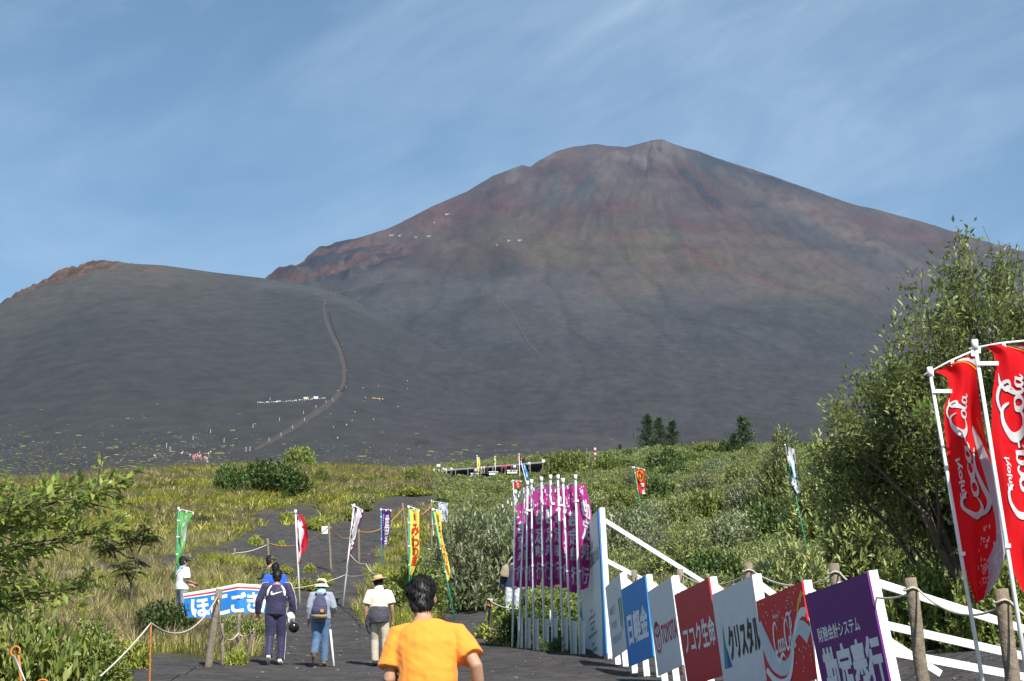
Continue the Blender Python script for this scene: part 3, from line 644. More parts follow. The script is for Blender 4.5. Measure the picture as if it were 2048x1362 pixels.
# ---- shrubs one can pick out
SH = [  # name, label, category, pattern, foot px, foot py, width px, height px, (distance)
    ('willow_shrub', 'large silver-leaved willow shrub right of the path, behind the leaning yellow flag', 'shrub', 'silver', 950, 1220, 250, 212, None),
    ('willow_shrub', 'silvery willow shrub between the orange-shirted man and the magenta flags, higher up the slope', 'shrub', 'silver', 1010, 1140, 170, 130, None),
    ('leafy_shrub', 'green leafy shrub behind the two yellow flags, left of the silver willow', 'shrub', 'green2', 820, 1238, 165, 128, None),
    ('leafy_shrub', 'small dark shrub at the feet of the magenta flag poles', 'shrub', 'dark', 1050, 1290, 120, 72, None),
    ('leafy_shrub', 'green shrub behind the white base boards of the magenta flags', 'shrub', 'green', 1130, 1262, 110, 75, None),
    ('willow_shrub', 'pale willow shrub on the hillside beside the hanging teal and white banner', 'shrub', 'tall', 1650, 1085, 210, 225, 46),
    ('willow_shrub', 'tall willow shrub under the left edge of the big right-hand tree', 'shrub', 'tall', 1745, 1190, 260, 350, 36),
    ('willow_shrub', 'broad willow shrub behind the purple board and its fence post', 'shrub', 'willow2', 1600, 1215, 250, 150, 34),
    ('leafy_shrub', 'shaded green shrub behind the fence post right of the purple board', 'shrub', 'green', 1850, 1275, 260, 190, 27),
    ('leafy_shrub', 'shaded bush behind the foot of the red drink flags', 'shrub', 'green2', 2010, 1270, 240, 210, 25),
    ('willow_shrub', 'willow shrub just above the white prop timbers of the tall event board', 'shrub', 'willow', 1370, 1165, 190, 110, None),
    ('willow_shrub', 'silver willow shrub on the slope directly right of the magenta flags', 'shrub', 'silver', 1255, 1120, 170, 110, None),
    ('leafy_shrub', 'rounded green shrub on the slope above the red and yellow emblem flag', 'shrub', 'dark', 1330, 950, 90, 55, None),
    ('leafy_shrub', 'dark wide shrub on the left grassy ridge, the broader of the pair', 'shrub', 'dark', 545, 985, 150, 66, None),
    ('leafy_shrub', 'dark shrub at the left end of the clump on the grassy ridge', 'shrub', 'dark', 462, 988, 85, 62, None),
    ('round_bush', 'rounded bright green bush on the ridge in front of the ash trail', 'bush', 'green', 602, 938, 82, 60, None),
    ('leafy_shrub', 'little dark shrub standing alone right of the ridge bushes', 'shrub', 'green2', 640, 972, 40, 40, None),
    ('round_bush', 'loose olive bush on the skyline right of the dark open hut', 'bush', 'green', 1135, 962, 100, 80, None),
    ('leafy_shrub', 'dark green shrub at the foot of the single conifer', 'shrub', 'dark', 1465, 915, 70, 40, None),
    ('leafy_shrub', 'green bush on the skyline between the three conifers and the single one', 'shrub', 'green', 1410, 912, 70, 36, None),
    ('willow_shrub', 'pale shrub on the skyline left of the three conifers', 'shrub', 'green2', 1210, 955, 90, 56, None),
    ('willow_shrub', 'willow shrub on the skyline right of the single conifer', 'shrub', 'tall', 1565, 960, 130, 110, 90),
    ('leafy_shrub', 'small bush left of the hut at the ridge line', 'shrub', 'green', 828, 966, 45, 40, None),
    ('leafy_shrub', 'leafy green shrub filling the lower left corner', 'shrub', 'green', 40, 1440, 290, 300, 17),
    ('leafy_shrub', 'low leafy shrub beside the corner shrub, above the bare ash edge', 'shrub', 'green2', 190, 1345, 190, 118, 25),
    ('leafy_shrub', 'dense shrub behind the orange rod and rope', 'shrub', 'dark', 330, 1285, 150, 85, None),
    ('leafy_shrub', 'scrubby bush behind the leaning grey rope post', 'shrub', 'green', 505, 1300, 95, 75, None),
    ('leafy_shrub', 'grey-green shrub in front of the blue banner', 'shrub', 'willow2', 455, 1285, 90, 60, None),
    ('ash_cushion', 'leafy cushion on the black ash right of the leftmost rope posts', 'plant', 'low', 515, 1090, 36, 20, None),
    ('ash_cushion', 'small cushion plant left of the red flag on bare ash', 'plant', 'low', 562, 1093, 18, 12, None),
    ('ash_cushion', 'low leafy mat at the foot of the red flag, left side', 'plant', 'low', 570, 1148, 40, 18, None),
    ('ash_cushion', 'low leafy mat beside the red flag pole, right side', 'plant', 'low', 622, 1145, 34, 18, None),
    ('ash_cushion', 'spreading leafy clump between the tracksuit and the sun hat', 'plant', 'low', 610, 1180, 60, 22, None),
    ('ash_cushion', 'leafy clump on the ash behind the sun hat', 'plant', 'low', 650, 1168, 40, 20, None),
    ('ash_cushion', 'broad green cushion above the small white notice', 'plant', 'low', 630, 1062, 60, 22, None),
    ('ash_cushion', 'dark green cushion at the top of the bare ash, left of the purple flag', 'plant', 'green', 722, 1022, 62, 30, None),
    ('ash_cushion', 'green cushion left of the white script flag, beside the path bank', 'plant', 'low', 690, 1040, 56, 24, None),
    ('ash_cushion', 'pale flowering clump at the crest of the bare ash', 'plant', 'low', 830, 992, 80, 20, None),
    ('ash_cushion', 'round cushion in the middle of the upper bare ash', 'plant', 'low', 575, 1040, 40, 16, None),
    ('grassy_clump', 'bright grass-green clump at the foot of the split rope post', 'plant', 'low', 475, 1328, 60, 30, None),
    ('grassy_clump', 'bright green clump at the foot of the orange rod', 'plant', 'low', 262, 1335, 110, 52, None),
    ('fern_spray', 'pale fern spray leaning over the ash left of the magenta flags', 'plant', 'low', 1000, 1240, 60, 24, None),
]
for nm, lb, ct, kd, a, b, w_, h_, yy in SH: shrub(nm, lb, ct, kd, a, b, w_, h_, yy)

for i, (a, b, w_, h_) in enumerate(((1290,1080,120,80),(1350,1060,110,70),(1420,1050,130,90),(1500,1040,120,90),(1310,1010,100,60),(1400,1000,90,55),(1480,985,90,60),(1240,1040,110,70),(1460,1110,150,90),(1540,1100,150,100),(1330,1130,140,70),(1560,1030,120,90),(1200,1010,90,55),(1270,985,70,45),(1350,965,70,40),(1430,955,70,40),(1180,1060,110,80),(1620,1150,170,110),(1560,1190,160,80),(1430,1180,150,80))):
    shrub('thicket_shrub', 'willow shrub in the thicket on the hillside behind the boards', 'shrub', ('silver', 'willow2', 'green', 'silver', 'dark')[i % 5], a, b, w_, h_, None, None, 'thicket shrubs on the right-hand hillside')
# ---- trees: tapered trunk, limbs, crown of separate leaves
def grow(g, p, d, L, r, depth, segs, tips, spread=0.6, up=0.12):
    pts = [p]; rad = [r]; n = 4
    for i in range(n):
        d = (d + Vector(g.normal(size=3) * 0.13) + Vector((0, 0, up * 0.5))).normalized(); p = p + d * (L / n); pts.append(p); rad.append(r * (1 - 0.45 * (i + 1) / n))
    segs.append((pts, rad, depth))
    if depth == 0: tips.append((pts[1], p, d)); return
    k = 4
    for i in range(k):
        nd = (d + Vector(g.normal(size=3)) * spread + Vector((0, 0, up))).normalized()
        grow(g, pts[int(g.integers(2, 5))], nd, L * g.uniform(0.55, 0.8), rad[-1] * 0.75, depth - 1, segs, tips, spread, up)
def twig_leaves(tips, g, per, L, W, pal, spread=0.10, jit=0.9):
    A, B, D = (np.array([t[i] for t in tips]) for i in (0, 1, 2))
    n = len(A); ti = np.repeat(np.arange(n), per); t = g.uniform(0.0, 1.08, n * per)
    pos = A[ti] + (B - A)[ti] * t[:, None] + g.normal(size=(n * per, 3)) * spread
    ax = unit(D[ti] * 0.8 + rand_unit(n * per, g) * jit); nr = unit(np.array([0, 0, 1.0]) + rand_unit(n * per, g) * 0.8)
    pal = np.array(pal); c = pal[g.integers(0, len(pal), n)][ti] * g.uniform(0.75, 1.3, (n * per, 1))
    s = g.uniform(0.6, 1.2, n * per)
    return leaf_arrays(pos, ax, nr, L * s, W * s, c)
def tree_thing(name, label, cat, base, segs, leafsets, mleaf, mbark=M_bark):
    e = empty(name, base)
    mt_ = MB(); ml_ = MB()
    for pts, rad, dp in segs:
        (mt_ if dp >= max(s[2] for s in segs) else ml_).tube(pts, rad, 7 if dp > 1 else 4, False)
    mt_.build('trunk', mbark, e, True)
    if ml_.v: ml_.build('limb', mbark, e, True)
    V = []; F = []; C = []; o = 0
    for v, f, c in leafsets: V.append(v); F.append(f + o); C.append(c); o += len(v)
    me = npmesh('crown', np.concatenate(V), np.concatenate(F), False, np.concatenate(C)); link('crown', me, mleaf, e)
    tag(e, label, cat); return e
M_wtree = leaf_mat('leaf_willow_tree', (0.1, 0.12, 0.03), back=(0.24, 0.27, 0.10), vary=0.0, rough=0.4, trans=0.3)
# big willow on the right
b = P(2000, 1270, 26.5); b.z = hz(b.x, b.y)
g = np.random.default_rng(5); segs = []; tips = []
for dx_, dy_, dz_, L_ in ((-0.52, -0.1, 0.75, 2.3), (-0.30, 0.25, 0.95, 2.6), (-0.06, -0.15, 1.0, 3.3), (-0.2, 0.1, 1.0, 3.3), (0.22, 0.1, 1.0, 3.3), (0.5, -0.1, 0.85, 2.6), (-0.5, 0.3, 0.55, 1.8), (0.75, 0.2, 0.6, 2.3), (-0.1, 0.5, 0.8, 2.4), (-0.35, -0.45, 0.65, 1.9)):
    grow(g, Vector((0, 0, 0.0)), Vector((dx_, dy_, dz_)).normalized(), L_ * 0.92, 0.085, 3, segs, tips, 0.42, 0.15)
lim = lambda p: p.z < 5.75 - 0.25 * math.sin(p.x * 5) and p.x > np.interp(p.z, [0, 3.2, 4.0, 4.8, 5.7, 6.4], [-2.75, -2.5, -1.85, -1.25, -0.9, -0.5]) + 0.12 * math.sin(p.z * 7)
tips = [t for t in tips if lim(t[1]) and t[1].y > -2.2 and (t[1].z < 4.6 or g.random() < 0.5)]
segs = [q for q in segs if lim(q[0][-1]) and (q[0][-1].z < 5.1 or q[2] == 0)]
ls = twig_leaves(tips, g, 100, 0.115, 0.046, [(0.105, 0.155, 0.026), (0.135, 0.18, 0.034), (0.08, 0.125, 0.022), (0.17, 0.20, 0.05)], 0.13)
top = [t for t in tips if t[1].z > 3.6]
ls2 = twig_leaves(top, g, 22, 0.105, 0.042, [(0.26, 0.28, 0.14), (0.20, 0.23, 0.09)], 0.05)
inner = np.array([t[0] for t in tips]); 
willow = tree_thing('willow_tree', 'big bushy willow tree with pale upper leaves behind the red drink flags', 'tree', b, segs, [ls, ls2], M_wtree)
print('WILLOW', len(tips), [round(min(t[1][i] for t in tips), 2) for i in range(3)], [round(max(t[1][i] for t in tips), 2) for i in range(3)])
# near tree reaching in from the left
b = Vector((-4.1, 8.6, 0.0)); b.z = hz(b.x, b.y)
g = np.random.default_rng(15); segs = []; tips = []
trunk = [Vector((0, 0, -0.1)), Vector((0.1, 0, 0.9)), Vector((0.2, 0.05, 1.8)), Vector((0.25, 0.0, 2.8))]
segs.append((trunk, [0.07, 0.06, 0.05, 0.03], 3))
for tx, ty, Yb, zb in ((245, 968, 8.6, 0.55), (200, 985, 8.2, 0.5), (120, 985, 8.9, 0.55), (215, 1060, 8.4, 0.45), (140, 1040, 8.7, 0.5), (165, 1175, 8.5, 0.35), (60, 1010, 8.2, 0.5), (70, 1110, 8.9, 0.4), (30, 1165, 8.4, 0.3), (-20, 975, 8.6, 0.6), (60, 1190, 8.8, 0.3), (10, 1060, 8.3, 0.4)):
    q = P(tx, ty, Yb) - b; p0 = Vector((0.12, 0, q.z * 0.75)); mid = p0.lerp(q, 0.5) + Vector((0, 0, 0.05))
    segs.append(([p0, p0.lerp(mid, 0.5), mid, mid.lerp(q, 0.5), q], [0.016, 0.012, 0.009, 0.006, 0.003], 1))
    for i in range(26):
        s0 = p0.lerp(q, 0.40 + 0.60 * i / 25.5); dd = ((q - p0).normalized() + Vector(g.normal(size=3)) * 0.45).normalized()
        e0 = s0 + dd * g.uniform(0.10, 0.2); tips.append((s0, e0, dd)); segs.append(([s0, e0], [0.004, 0.002], 0))
    tips.append((q - (q - p0).normalized() * 0.12, q, (q - p0).normalized()))
M_near = leaf_mat('leaf_near', (0.1, 0.15, 0.03), back=(0.26, 0.32, 0.09), vary=0.0, rough=0.35, trans=0.45)
ls = twig_leaves(tips, g, 14, 0.056, 0.026, [(0.24, 0.31, 0.05), (0.29, 0.35, 0.065), (0.18, 0.26, 0.04)], 0.016, 0.8)
tree_thing('overhanging_tree', 'close leafy branches of a tree reaching in from the left edge', 'tree', b, segs, [ls], M_near)
# small rowan
b = hit(262, 1212); k = b.y / FPX
g = np.random.default_rng(8); segs = []; tips = []
def rp(x, y, d=0.0): return P(x, y, b.y + d) - b
tr = [Vector((0, 0, -0.05)), rp(264, 1180), rp(262, 1165)]
segs.append((tr, [0.055, 0.042, 0.038], 3))
for ps in ([(262,1165),(248,1145),(236,1120)], [(262,1165),(272,1140),(270,1115)], [(240,1130),(225,1100),(215,1060)], [(270,1120),(285,1085),(290,1050)], [(236,1120),(205,1095),(195,1075)], [(270,1115),(255,1085),(245,1060)], [(285,1090),(300,1080),(308,1070)]):
    dd = g.uniform(-0.4, 0.4); pp = [rp(x, y, dd * i / 2) for i, (x, y) in enumerate(ps)]
    segs.append((pp, [0.030, 0.020, 0.008], 1))
    for i in range(24):
        s0 = pp[1].lerp(pp[2], g.uniform(-0.3, 1.0)); d_ = Vector((g.normal(), g.normal(), g.normal() * 0.35 + 0.1)).normalized(); tips.append((s0, s0 + d_ * g.uniform(0.22, 0.42), d_))
A, B, D = (np.array([t[i] for t in tips]) for i in (0, 1, 2)); n = len(A); per = 14
ti = np.repeat(np.arange(n), per); t = np.tile(np.repeat(np.linspace(0.25, 1, per // 2), 2), n); sg = np.tile([1, -1], n * per // 2)
sd = unit(np.cross(D, [0, 0, 1.0]))[ti] * sg[:, None]
pos = A[ti] + (B - A)[ti] * t[:, None] - np.array([0, 0, 0.10]) * (t ** 2)[:, None]
lsr = leaf_arrays(pos, unit(sd + D[ti] * 0.35 + np.array([0, 0, -0.15])), np.tile([0, 0, 1.0], (n * per, 1)), 0.12, 0.046, np.array([(0.05, 0.085, 0.025)]) * g.uniform(0.7, 1.4, (n * per, 1)))
tree_thing('rowan_sapling', 'small feathery-leaved tree with a thin forked trunk in the left grass', 'tree', b, segs, [lsr], M_green)
# conifers on the skyline
def conifer(label, px_, py_, hpx, seed, Y_=None):
    p = hit(px_, py_) if Y_ is None else P(px_, py_, Y_)
    if Y_: p.z = hz(p.x, p.y)
    k = p.y / FPX; h = hpx * k; g = np.random.default_rng(seed); segs = [([Vector((0, 0, -0.2)), Vector((0.03 * h, 0, h * 0.5)), Vector((0, 0, h))], [0.03 * h, 0.02 * h, 0.004 * h], 2)]; tips = []
    for i in range(85):
        f = g.uniform(0.06, 0.98); a = g.uniform(0, 6.28); L_ = h * 0.40 * (1 - f) ** 0.8 * g.uniform(0.55, 1.15) + 0.04 * h
        d_ = Vector((math.cos(a), math.sin(a), 0.22 + 0.5 * f)).normalized(); s0 = Vector((0, 0, f * h)); tips.append((s0, s0 + d_ * L_, d_)); segs.append(([s0, s0 + d_ * L_], [0.006 * h, 0.002 * h], 1))
    ls_ = twig_leaves(tips, g, 40, 0.055 * h, 0.022 * h, [(0.045, 0.085, 0.03), (0.06, 0.105, 0.036), (0.075, 0.115, 0.04)], 0.022 * h, 0.9)
    tree_thing('conifer', label, 'tree', p, segs, [ls_], M_green)
conifer('tallest left conifer of the three together on the skyline', 1296, 905, 78, 1)
conifer('middle conifer of the three standing together on the skyline', 1318, 902, 70, 2)
conifer('right conifer of the trio on the skyline, slightly lower', 1346, 905, 64, 3)
conifer('single dark conifer on the skyline left of the big willow', 1488, 918, 86, 4)
conifer('tiny young conifer on the skyline left of the conifer trio', 1240, 900, 26, 5)
conifer('low spreading conifer leaning against the single skyline conifer', 1468, 918, 50, 6)
# ------------------------------------------------------------------ print: flat lettering and marks, laid on a surface
from mathutils.geometry import tessellate_polygon
_tc = {}
def glyphs(s, bold=0.02):
    """triangulated outline of a line of text, scaled into 0..1 x 0..1 (x right, y up)"""
    if (s, bold) in _tc: return _tc[(s, bold)]
    c = bpy.data.curves.new('text', 'FONT'); c.body = s; c.size = 1; c.offset = bold; c.resolution_u = 3
    o = bpy.data.objects.new('text', c); col.objects.link(o); dg = bpy.context.evaluated_depsgraph_get()
    m = bpy.data.meshes.new_from_object(o.evaluated_get(dg))
    v = np.array([p.co[:2] for p in m.vertices]); f = [tuple(p.vertices) for p in m.polygons]
    bpy.data.objects.remove(o); bpy.data.curves.remove(c); bpy.data.meshes.remove(m)
    lo, hi = v.min(0), v.max(0); asp = (hi[0] - lo[0]) / (hi[1] - lo[1]); v = (v - lo) / (hi - lo)
    _tc[(s, bold)] = (v, f, asp); return _tc[(s, bold)]
class Print:
    """2-D artwork in metres or fractions of a face: x right, y down"""
    def __init__(s): s.v = []; s.f = []
    def add(s, pts, faces):
        b = len(s.v); s.v += [(p[0], p[1], p[2] if len(p) > 2 else 0.0) for p in pts]; s.f += [tuple(i + b for i in q) for q in faces]
    def text(s, t, x0, y0, x1, y1, bold=0.02):
        v, f, a = glyphs(t, 0.008); dx = max(0, bold - 0.012) * (x1 - x0) / max(1, len(t)); dy = max(0, bold - 0.012) * (y1 - y0)
        offs = [(0, 0)] if dx == 0 else [(-dx, -dy), (dx, -dy), (dx, dy), (-dx, dy), (0, 0), (dx * 1.1, 0), (-dx * 1.1, 0)]
        for i, (a_, b_) in enumerate(offs):
            s.add([(x0 + q[0] * (x1 - x0) + a_, y1 - q[1] * (y1 - y0) + b_, 0.0004 * i) for q in v], f)
    def poly(s, pts):
        t = tessellate_polygon([[Vector((p[0], p[1], 0)) for p in pts]]); s.add(pts, t)
    def ring(s, cx, cy, rx, ry, w=None, n=18, a0=0, a1=360, wy=None):
        if w is None: s.poly([(cx + rx * math.cos(2 * math.pi * k / n), cy + ry * math.sin(2 * math.pi * k / n)) for k in range(n)]); return
        wy = wy or w; a = [R(a0 + (a1 - a0) * k / n) for k in range(n + 1)]
        pts = [(cx + rx * math.cos(t), cy + ry * math.sin(t)) for t in a] + [(cx + (rx - w) * math.cos(t), cy + (ry - wy) * math.sin(t)) for t in a]
        s.add(pts, [(k, k + 1, n + 2 + k, n + 1 + k) for k in range(n)])
    def stroke(s, pts, w, n=5, fn=None):
        """smooth brush stroke of varying width through pts"""
        P_ = [Vector(p) for p in pts]; q = []; m = len(P_)
        W = w if isinstance(w, (list, tuple)) else [w] * m; ww = []
        for i in range(m - 1):
            a, b, c, d = P_[max(i - 1, 0)], P_[i], P_[i + 1], P_[min(i + 2, m - 1)]
            for k in range(n):
                t = k / n
                q.append(0.5 * ((2 * b) + (c - a) * t + (2 * a - 5 * b + 4 * c - d) * t * t + (3 * b - a - 3 * c + d) * t ** 3)); ww.append(W[i] + (W[i + 1] - W[i]) * t)
        q.append(P_[-1]); ww.append(W[-1]); L_ = []; R_ = []
        for i, p in enumerate(q):
            d = q[min(i + 1, len(q) - 1)] - q[max(i - 1, 0)]; d = d.normalized() if d.length > 1e-9 else Vector((1, 0)); nn = Vector((-d.y, d.x))
            L_.append(tuple(p + nn * ww[i] / 2)); R_.append(tuple(p - nn * ww[i] / 2))
        k = len(q); s.add([fn(x) if fn else x for x in L_ + R_], [(i, i + 1, k + i + 1, k + i) for i in range(k - 1)])
    def build(s, name, m, parent, fmap, maxlen=None, nv=(-0.45, -0.9, 0)):
        v, f = s.v, s.f
        if maxlen:
            bm = bmesh.new(); vs_ = [bm.verts.new(p) for p in v]
            for q in f:
                try: bm.faces.new([vs_[i] for i in q])
                except ValueError: pass
            bmesh.ops.triangulate(bm, faces=bm.faces[:])
            for _ in range(4):
                e = [x for x in bm.edges if x.calc_length() > maxlen]
                if not e: break
                bmesh.ops.subdivide_edges(bm, edges=e, cuts=1); bmesh.ops.triangulate(bm, faces=bm.faces[:])
            bm.verts.index_update(); v = [tuple(x.co) for x in bm.verts]; f = [tuple(x.index for x in q.verts) for q in bm.faces]; bm.free()
        return link(name, pymesh(name, [Vector(fmap(p[0], p[1])) + Vector(nv) * p[2] for p in v], f), m, parent)
SCRIPT = [  # flowing script word mark, drawn as strokes: points, widths (x 0..10, y up)
    ([(2.35,2.2),(1.9,2.95),(1.05,2.85),(0.4,1.95),(0.3,0.85),(0.8,0.08),(1.5,0.1),(2.05,0.6)], [.12,.3,.38,.55,.6,.45,.25,.1]),
    ([(0.35,0.9),(0.55,-0.35),(1.5,-0.95),(2.7,-0.55),(3.6,-0.3),(4.7,-0.75)], [.3,.42,.5,.45,.4,.08]),
    ([(2.55,1.2),(2.15,0.95),(2.15,0.25),(2.55,0.02),(2.9,0.35),(2.85,0.95),(2.55,1.2)], [.2,.34,.34,.2,.3,.3,.2]),
    ([(3.75,1.0),(3.45,1.22),(3.12,0.85),(3.12,0.3),(3.45,0.02),(3.85,0.35)], [.15,.22,.36,.36,.22,.1]),
    ([(4.6,1.0),(4.2,1.2),(3.95,0.8),(3.98,0.25),(4.25,0.02),(4.6,0.6)], [.15,.22,.34,.34,.2,.12]), ([(4.65,1.25),(4.62,0.3),(4.8,0.02),(5.1,0.4)], [.3,.34,.24,.08]),
    ([(4.95,0.72),(5.55,0.85)], [.22,.22]),
    ([(7.4,2.1),(7.0,2.9),(6.2,2.75),(5.65,1.9),(5.6,0.85),(6.05,0.08),(6.7,0.1),(7.15,0.6)], [.12,.3,.38,.55,.6,.45,.25,.1]),
    ([(6.6,2.85),(7.6,3.45),(8.7,3.2),(9.1,2.4),(8.7,2.0),(8.3,2.5),(8.9,3.3),(9.9,3.6)], [.1,.3,.4,.34,.3,.3,.3,.05]),
    ([(7.55,1.2),(7.15,0.95),(7.15,0.25),(7.55,0.02),(7.9,0.35),(7.85,0.95),(7.55,1.2)], [.2,.34,.34,.2,.3,.3,.2]),
    ([(8.15,0.6),(8.6,2.0),(8.5,2.6),(8.25,2.0),(8.2,0.5),(8.45,0.02),(8.8,0.4)], [.1,.22,.22,.3,.36,.24,.08]),
    ([(9.5,1.0),(9.1,1.2),(8.85,0.8),(8.88,0.25),(9.15,0.02),(9.5,0.6)], [.15,.22,.34,.34,.2,.12]), ([(9.55,1.25),(9.52,0.3),(9.7,0.02),(10.0,0.4)], [.3,.34,.24,.08])]
def word_mark(pr, fn):
    for pts, ws in SCRIPT: pr.stroke(pts, ws, 4, fn)

def paint(name, c, rough=0.45, noise=0.06, spec=0.35): return mat(name, c, rough, noise, 5.0, 0.0, spec=spec)
M_white = mat('white_paint', (0.80, 0.80, 0.79), 0.5, 0.06, 9.0, 0.15, 60.0)
M_bw = paint('board_white', (0.64, 0.66, 0.70)); M_bgrey = paint('board_pale_grey', (0.64, 0.68, 0.70)); M_blue = paint('board_blue', (0.012, 0.22, 0.60)); M_red = paint('board_red', (0.50, 0.022, 0.040))
M_cred = paint('drink_red', (0.55, 0.012, 0.022)); M_purple = paint('board_purple', (0.135, 0.018, 0.18)); M_black = paint('print_black', (0.015, 0.015, 0.018))
M_pw = paint('print_white', (0.74, 0.76, 0.80)); M_pred = paint('print_red', (0.42, 0.03, 0.06)); M_grey = paint('print_grey', (0.17, 0.16, 0.15)); M_teal = paint('print_teal', (0.0, 0.27, 0.25))
M_navy = paint('print_navy', (0.03, 0.06, 0.36)); M_yel = paint('print_yellow', (0.75, 0.42, 0.02)); M_sil = paint('print_silver', (0.52, 0.58, 0.66)); M_tan = paint('print_tan', (0.55, 0.42, 0.30)); M_bgreen = paint('print_green', (0.01, 0.30, 0.16))
M_bblue = paint('border_blue', (0.05, 0.24, 0.55)); M_bcyan = paint('border_cyan', (0.15, 0.52, 0.66)); M_gline = paint('print_line', (0.30, 0.36, 0.44)); M_wood = bark_mat('weathered_post', (0.20, 0.165, 0.125)); M_rope = mat('rope', (0.55, 0.49, 0.40), 0.9, 0.3, 60, 0.5, 120)

def board(name, label, tr, br, tl, hgt, pm, nbrace=3, reach=1.6):
    """a signboard on two white posts with props behind; corners from the photo, edges level"""
    Yr = hgt * FPX / math.hypot(br[1] - tr[1], br[0] - tr[0]) * 0.99
    TR = P(tr[0], tr[1], Yr); a_, b_ = Yr, Yr * 1.5
    for _ in range(40):
        m_ = (a_ + b_) / 2
        if P(tl[0], tl[1], m_).z < TR.z: a_ = m_
        else: b_ = m_
    TL = P(tl[0], tl[1], Yr + (a_ - Yr) * (0.9 if hgt > 2 else 0.62))
    u = (TR - TL); W = u.length; u.normalize()
    v = P(br[0], br[1], Yr) - TR; v = (v - u * v.dot(u)).normalized()
    n = u.cross(v) * -1                              # u right, v down: print faces -n side check below
    if n.x > 0: n = -n
    base = TL.lerp(TR, 0.5); base.z = hz(base.x, base.y)
    e = empty(name, base); o = TL - base
    f = lambda x, y, lift=0.0: o + u * x + v * y + n * lift
    th = 0.022; mb = MB(); c = [f(0, 0), f(W, 0), f(W, hgt), f(0, hgt)]
    k = [p - n * th for p in c]
    mb.v = [tuple(p) for p in c + k]; mb.f = [(3, 2, 1, 0), (4, 5, 6, 7), (0, 1, 5, 4), (1, 2, 6, 5), (2, 3, 7, 6), (3, 0, 4, 7)]
    pan = mb.build('panel', pm, e)
    bk = -n; bkh = Vector((bk.x, bk.y, 0)).normalized(); uh = Vector((u.x, u.y, 0)).normalized()
    for s_ in (0.06, W - 0.03, W * 0.5):
        p0 = f(s_, -0.015) - n * (th + 0.050); q = f(s_, hgt) - n * (th + 0.050); gz = hz(base.x + q.x, base.y + q.y) - base.z
        t_ = (gz - 0.12 - p0.z) / (q.z - p0.z); foot = p0 + (q - p0) * t_
        pb = MB(); pb.bar(p0, foot, 0.045, 0.092, tuple(bk)); po = pb.build('post', M_white, e)
        if s_ != W - 0.03: continue
        st = foot + bkh * reach; st.z = hz(base.x + st.x, base.y + st.y) - base.z
        sb = MB(); sb.bar(st + Vector((0.03, 0, -0.1)), st + Vector((-0.02, 0, 0.30 * hgt / 1.2)), 0.06, 0.045, (0, 1, 0)); sb.build('stake', M_white, e)
        for i in range(nbrace):
            fr = (0.10, 0.42, 0.62)[i]; p1 = p0.lerp(foot, fr * 0.8) + bk * 0.03 - u * 0.055 * (i + 1) + u * 0.05; p2 = st + Vector((0, 0, (0.20 - 0.13 * i) * hgt / 1.2)) + bkh * (0.18 - 0.2 * i) - u * 0.055 * (i + 1) + u * 0.05
            bb = MB(); bb.bar(p1, p2, 0.040, 0.075, (0, 0, 1)); bb.build('brace', M_white, e)
    tag(e, label, 'signboard')
    print('BOARD', name, round(Yr, 1), round(W, 2))
    return pan, (lambda x, y: f(x * W, y * hgt, 0.003)), W
# the tall event board
e, f, W = board('event_board', 'tall pale event board with blue curved border next to the magenta flags', (1196.7, 1017), (1212, 1302), (1155, 1079), 2.56, M_bblue, 3, 2.6)
f2 = lambda x, y: Vector(f(x, y)) + Vector((-0.002, 0, 0)); f3 = lambda x, y: Vector(f(x, y)) + Vector((-0.004, 0, 0))
p_ = Print(); p_.poly([(0.015, 0), (0.965, 0), (0.97, 0.35), (0.955, 0.7), (0.90, 0.97), (0.88, 1.0), (0.22, 1.0), (0.12, 0.86), (0.05, 0.6), (0.02, 0.3)]); p_.build('print', M_bcyan, e, f)
p_ = Print(); p_.poly([(0.015, 0), (0.955, 0), (0.955, 0.35), (0.93, 0.7), (0.86, 0.97), (0.85, 1.0), (0.30, 1.0), (0.17, 0.86), (0.08, 0.6), (0.03, 0.3)]); p_.build('print', M_bgrey, e, f2)
p_ = Print(); p_.text('富士登山駅伝競走大会', 0.13, 0.235, 0.93, 0.335, 0.02); p_.text('秩父宮記念', 0.42, 0.165, 0.72, 0.215, 0.01); p_.text('主催', 0.46, 0.62, 0.54, 0.645, 0)
for i, (a, b) in enumerate(((0.36, 0.66), (0.40, 0.62), (0.43, 0.58), (0.30, 0.72), (0.46, 0.54), (0.36, 0.66))): p_.text(('御殿場市', '御殿場市体育協会', '滝ヶ原自衛隊', '御殿場市富士登山駅伝', '後援', '静岡県')[i], a, 0.665 + 0.042 * i + (0.03 if i > 3 else 0), b, 0.692 + 0.042 * i + (0.03 if i > 3 else 0), 0)
p_.build('lettering', M_grey, e, f3)
p_ = Print(); p_.poly([(0.33, 0.09), (0.55, 0.09), (0.55, 0.165), (0.33, 0.165)]); p_.build('emblem', M_tan, e, f3)
# the row of sponsor boards
e, f, W = board('sponsor_board', 'narrow white board lettered MEET YOUR DELIGHT with a green stripe', (1239.5, 1147), (1254, 1293), (1210.3, 1175), 1.2, M_bw, 1, 1.1)
p_ = Print()
for i, t in enumerate(('MEET', 'YOUR', 'DELIGHT')): p_.text(t, 0.16, 0.33 + 0.2 * i, (0.50, 0.50, 0.74)[i], 0.43 + 0.2 * i, 0.0)
p_.build('lettering', M_gline, e, f)
p_ = Print(); p_.poly([(0.72, 0.30), (0.80, 0.30), (0.80, 0.72), (0.74, 0.62)]); p_.poly([(0.84, 0.30), (0.92, 0.30), (0.90, 0.56), (0.84, 0.74)]); p_.build('emblem', M_bgreen, e, f)
e, f, W = board('sponsor_board', 'bright blue board with white characters 日軽金', (1289.8, 1151), (1304.4, 1309), (1242, 1179.5), 1.2, M_blue, 1, 1.2)
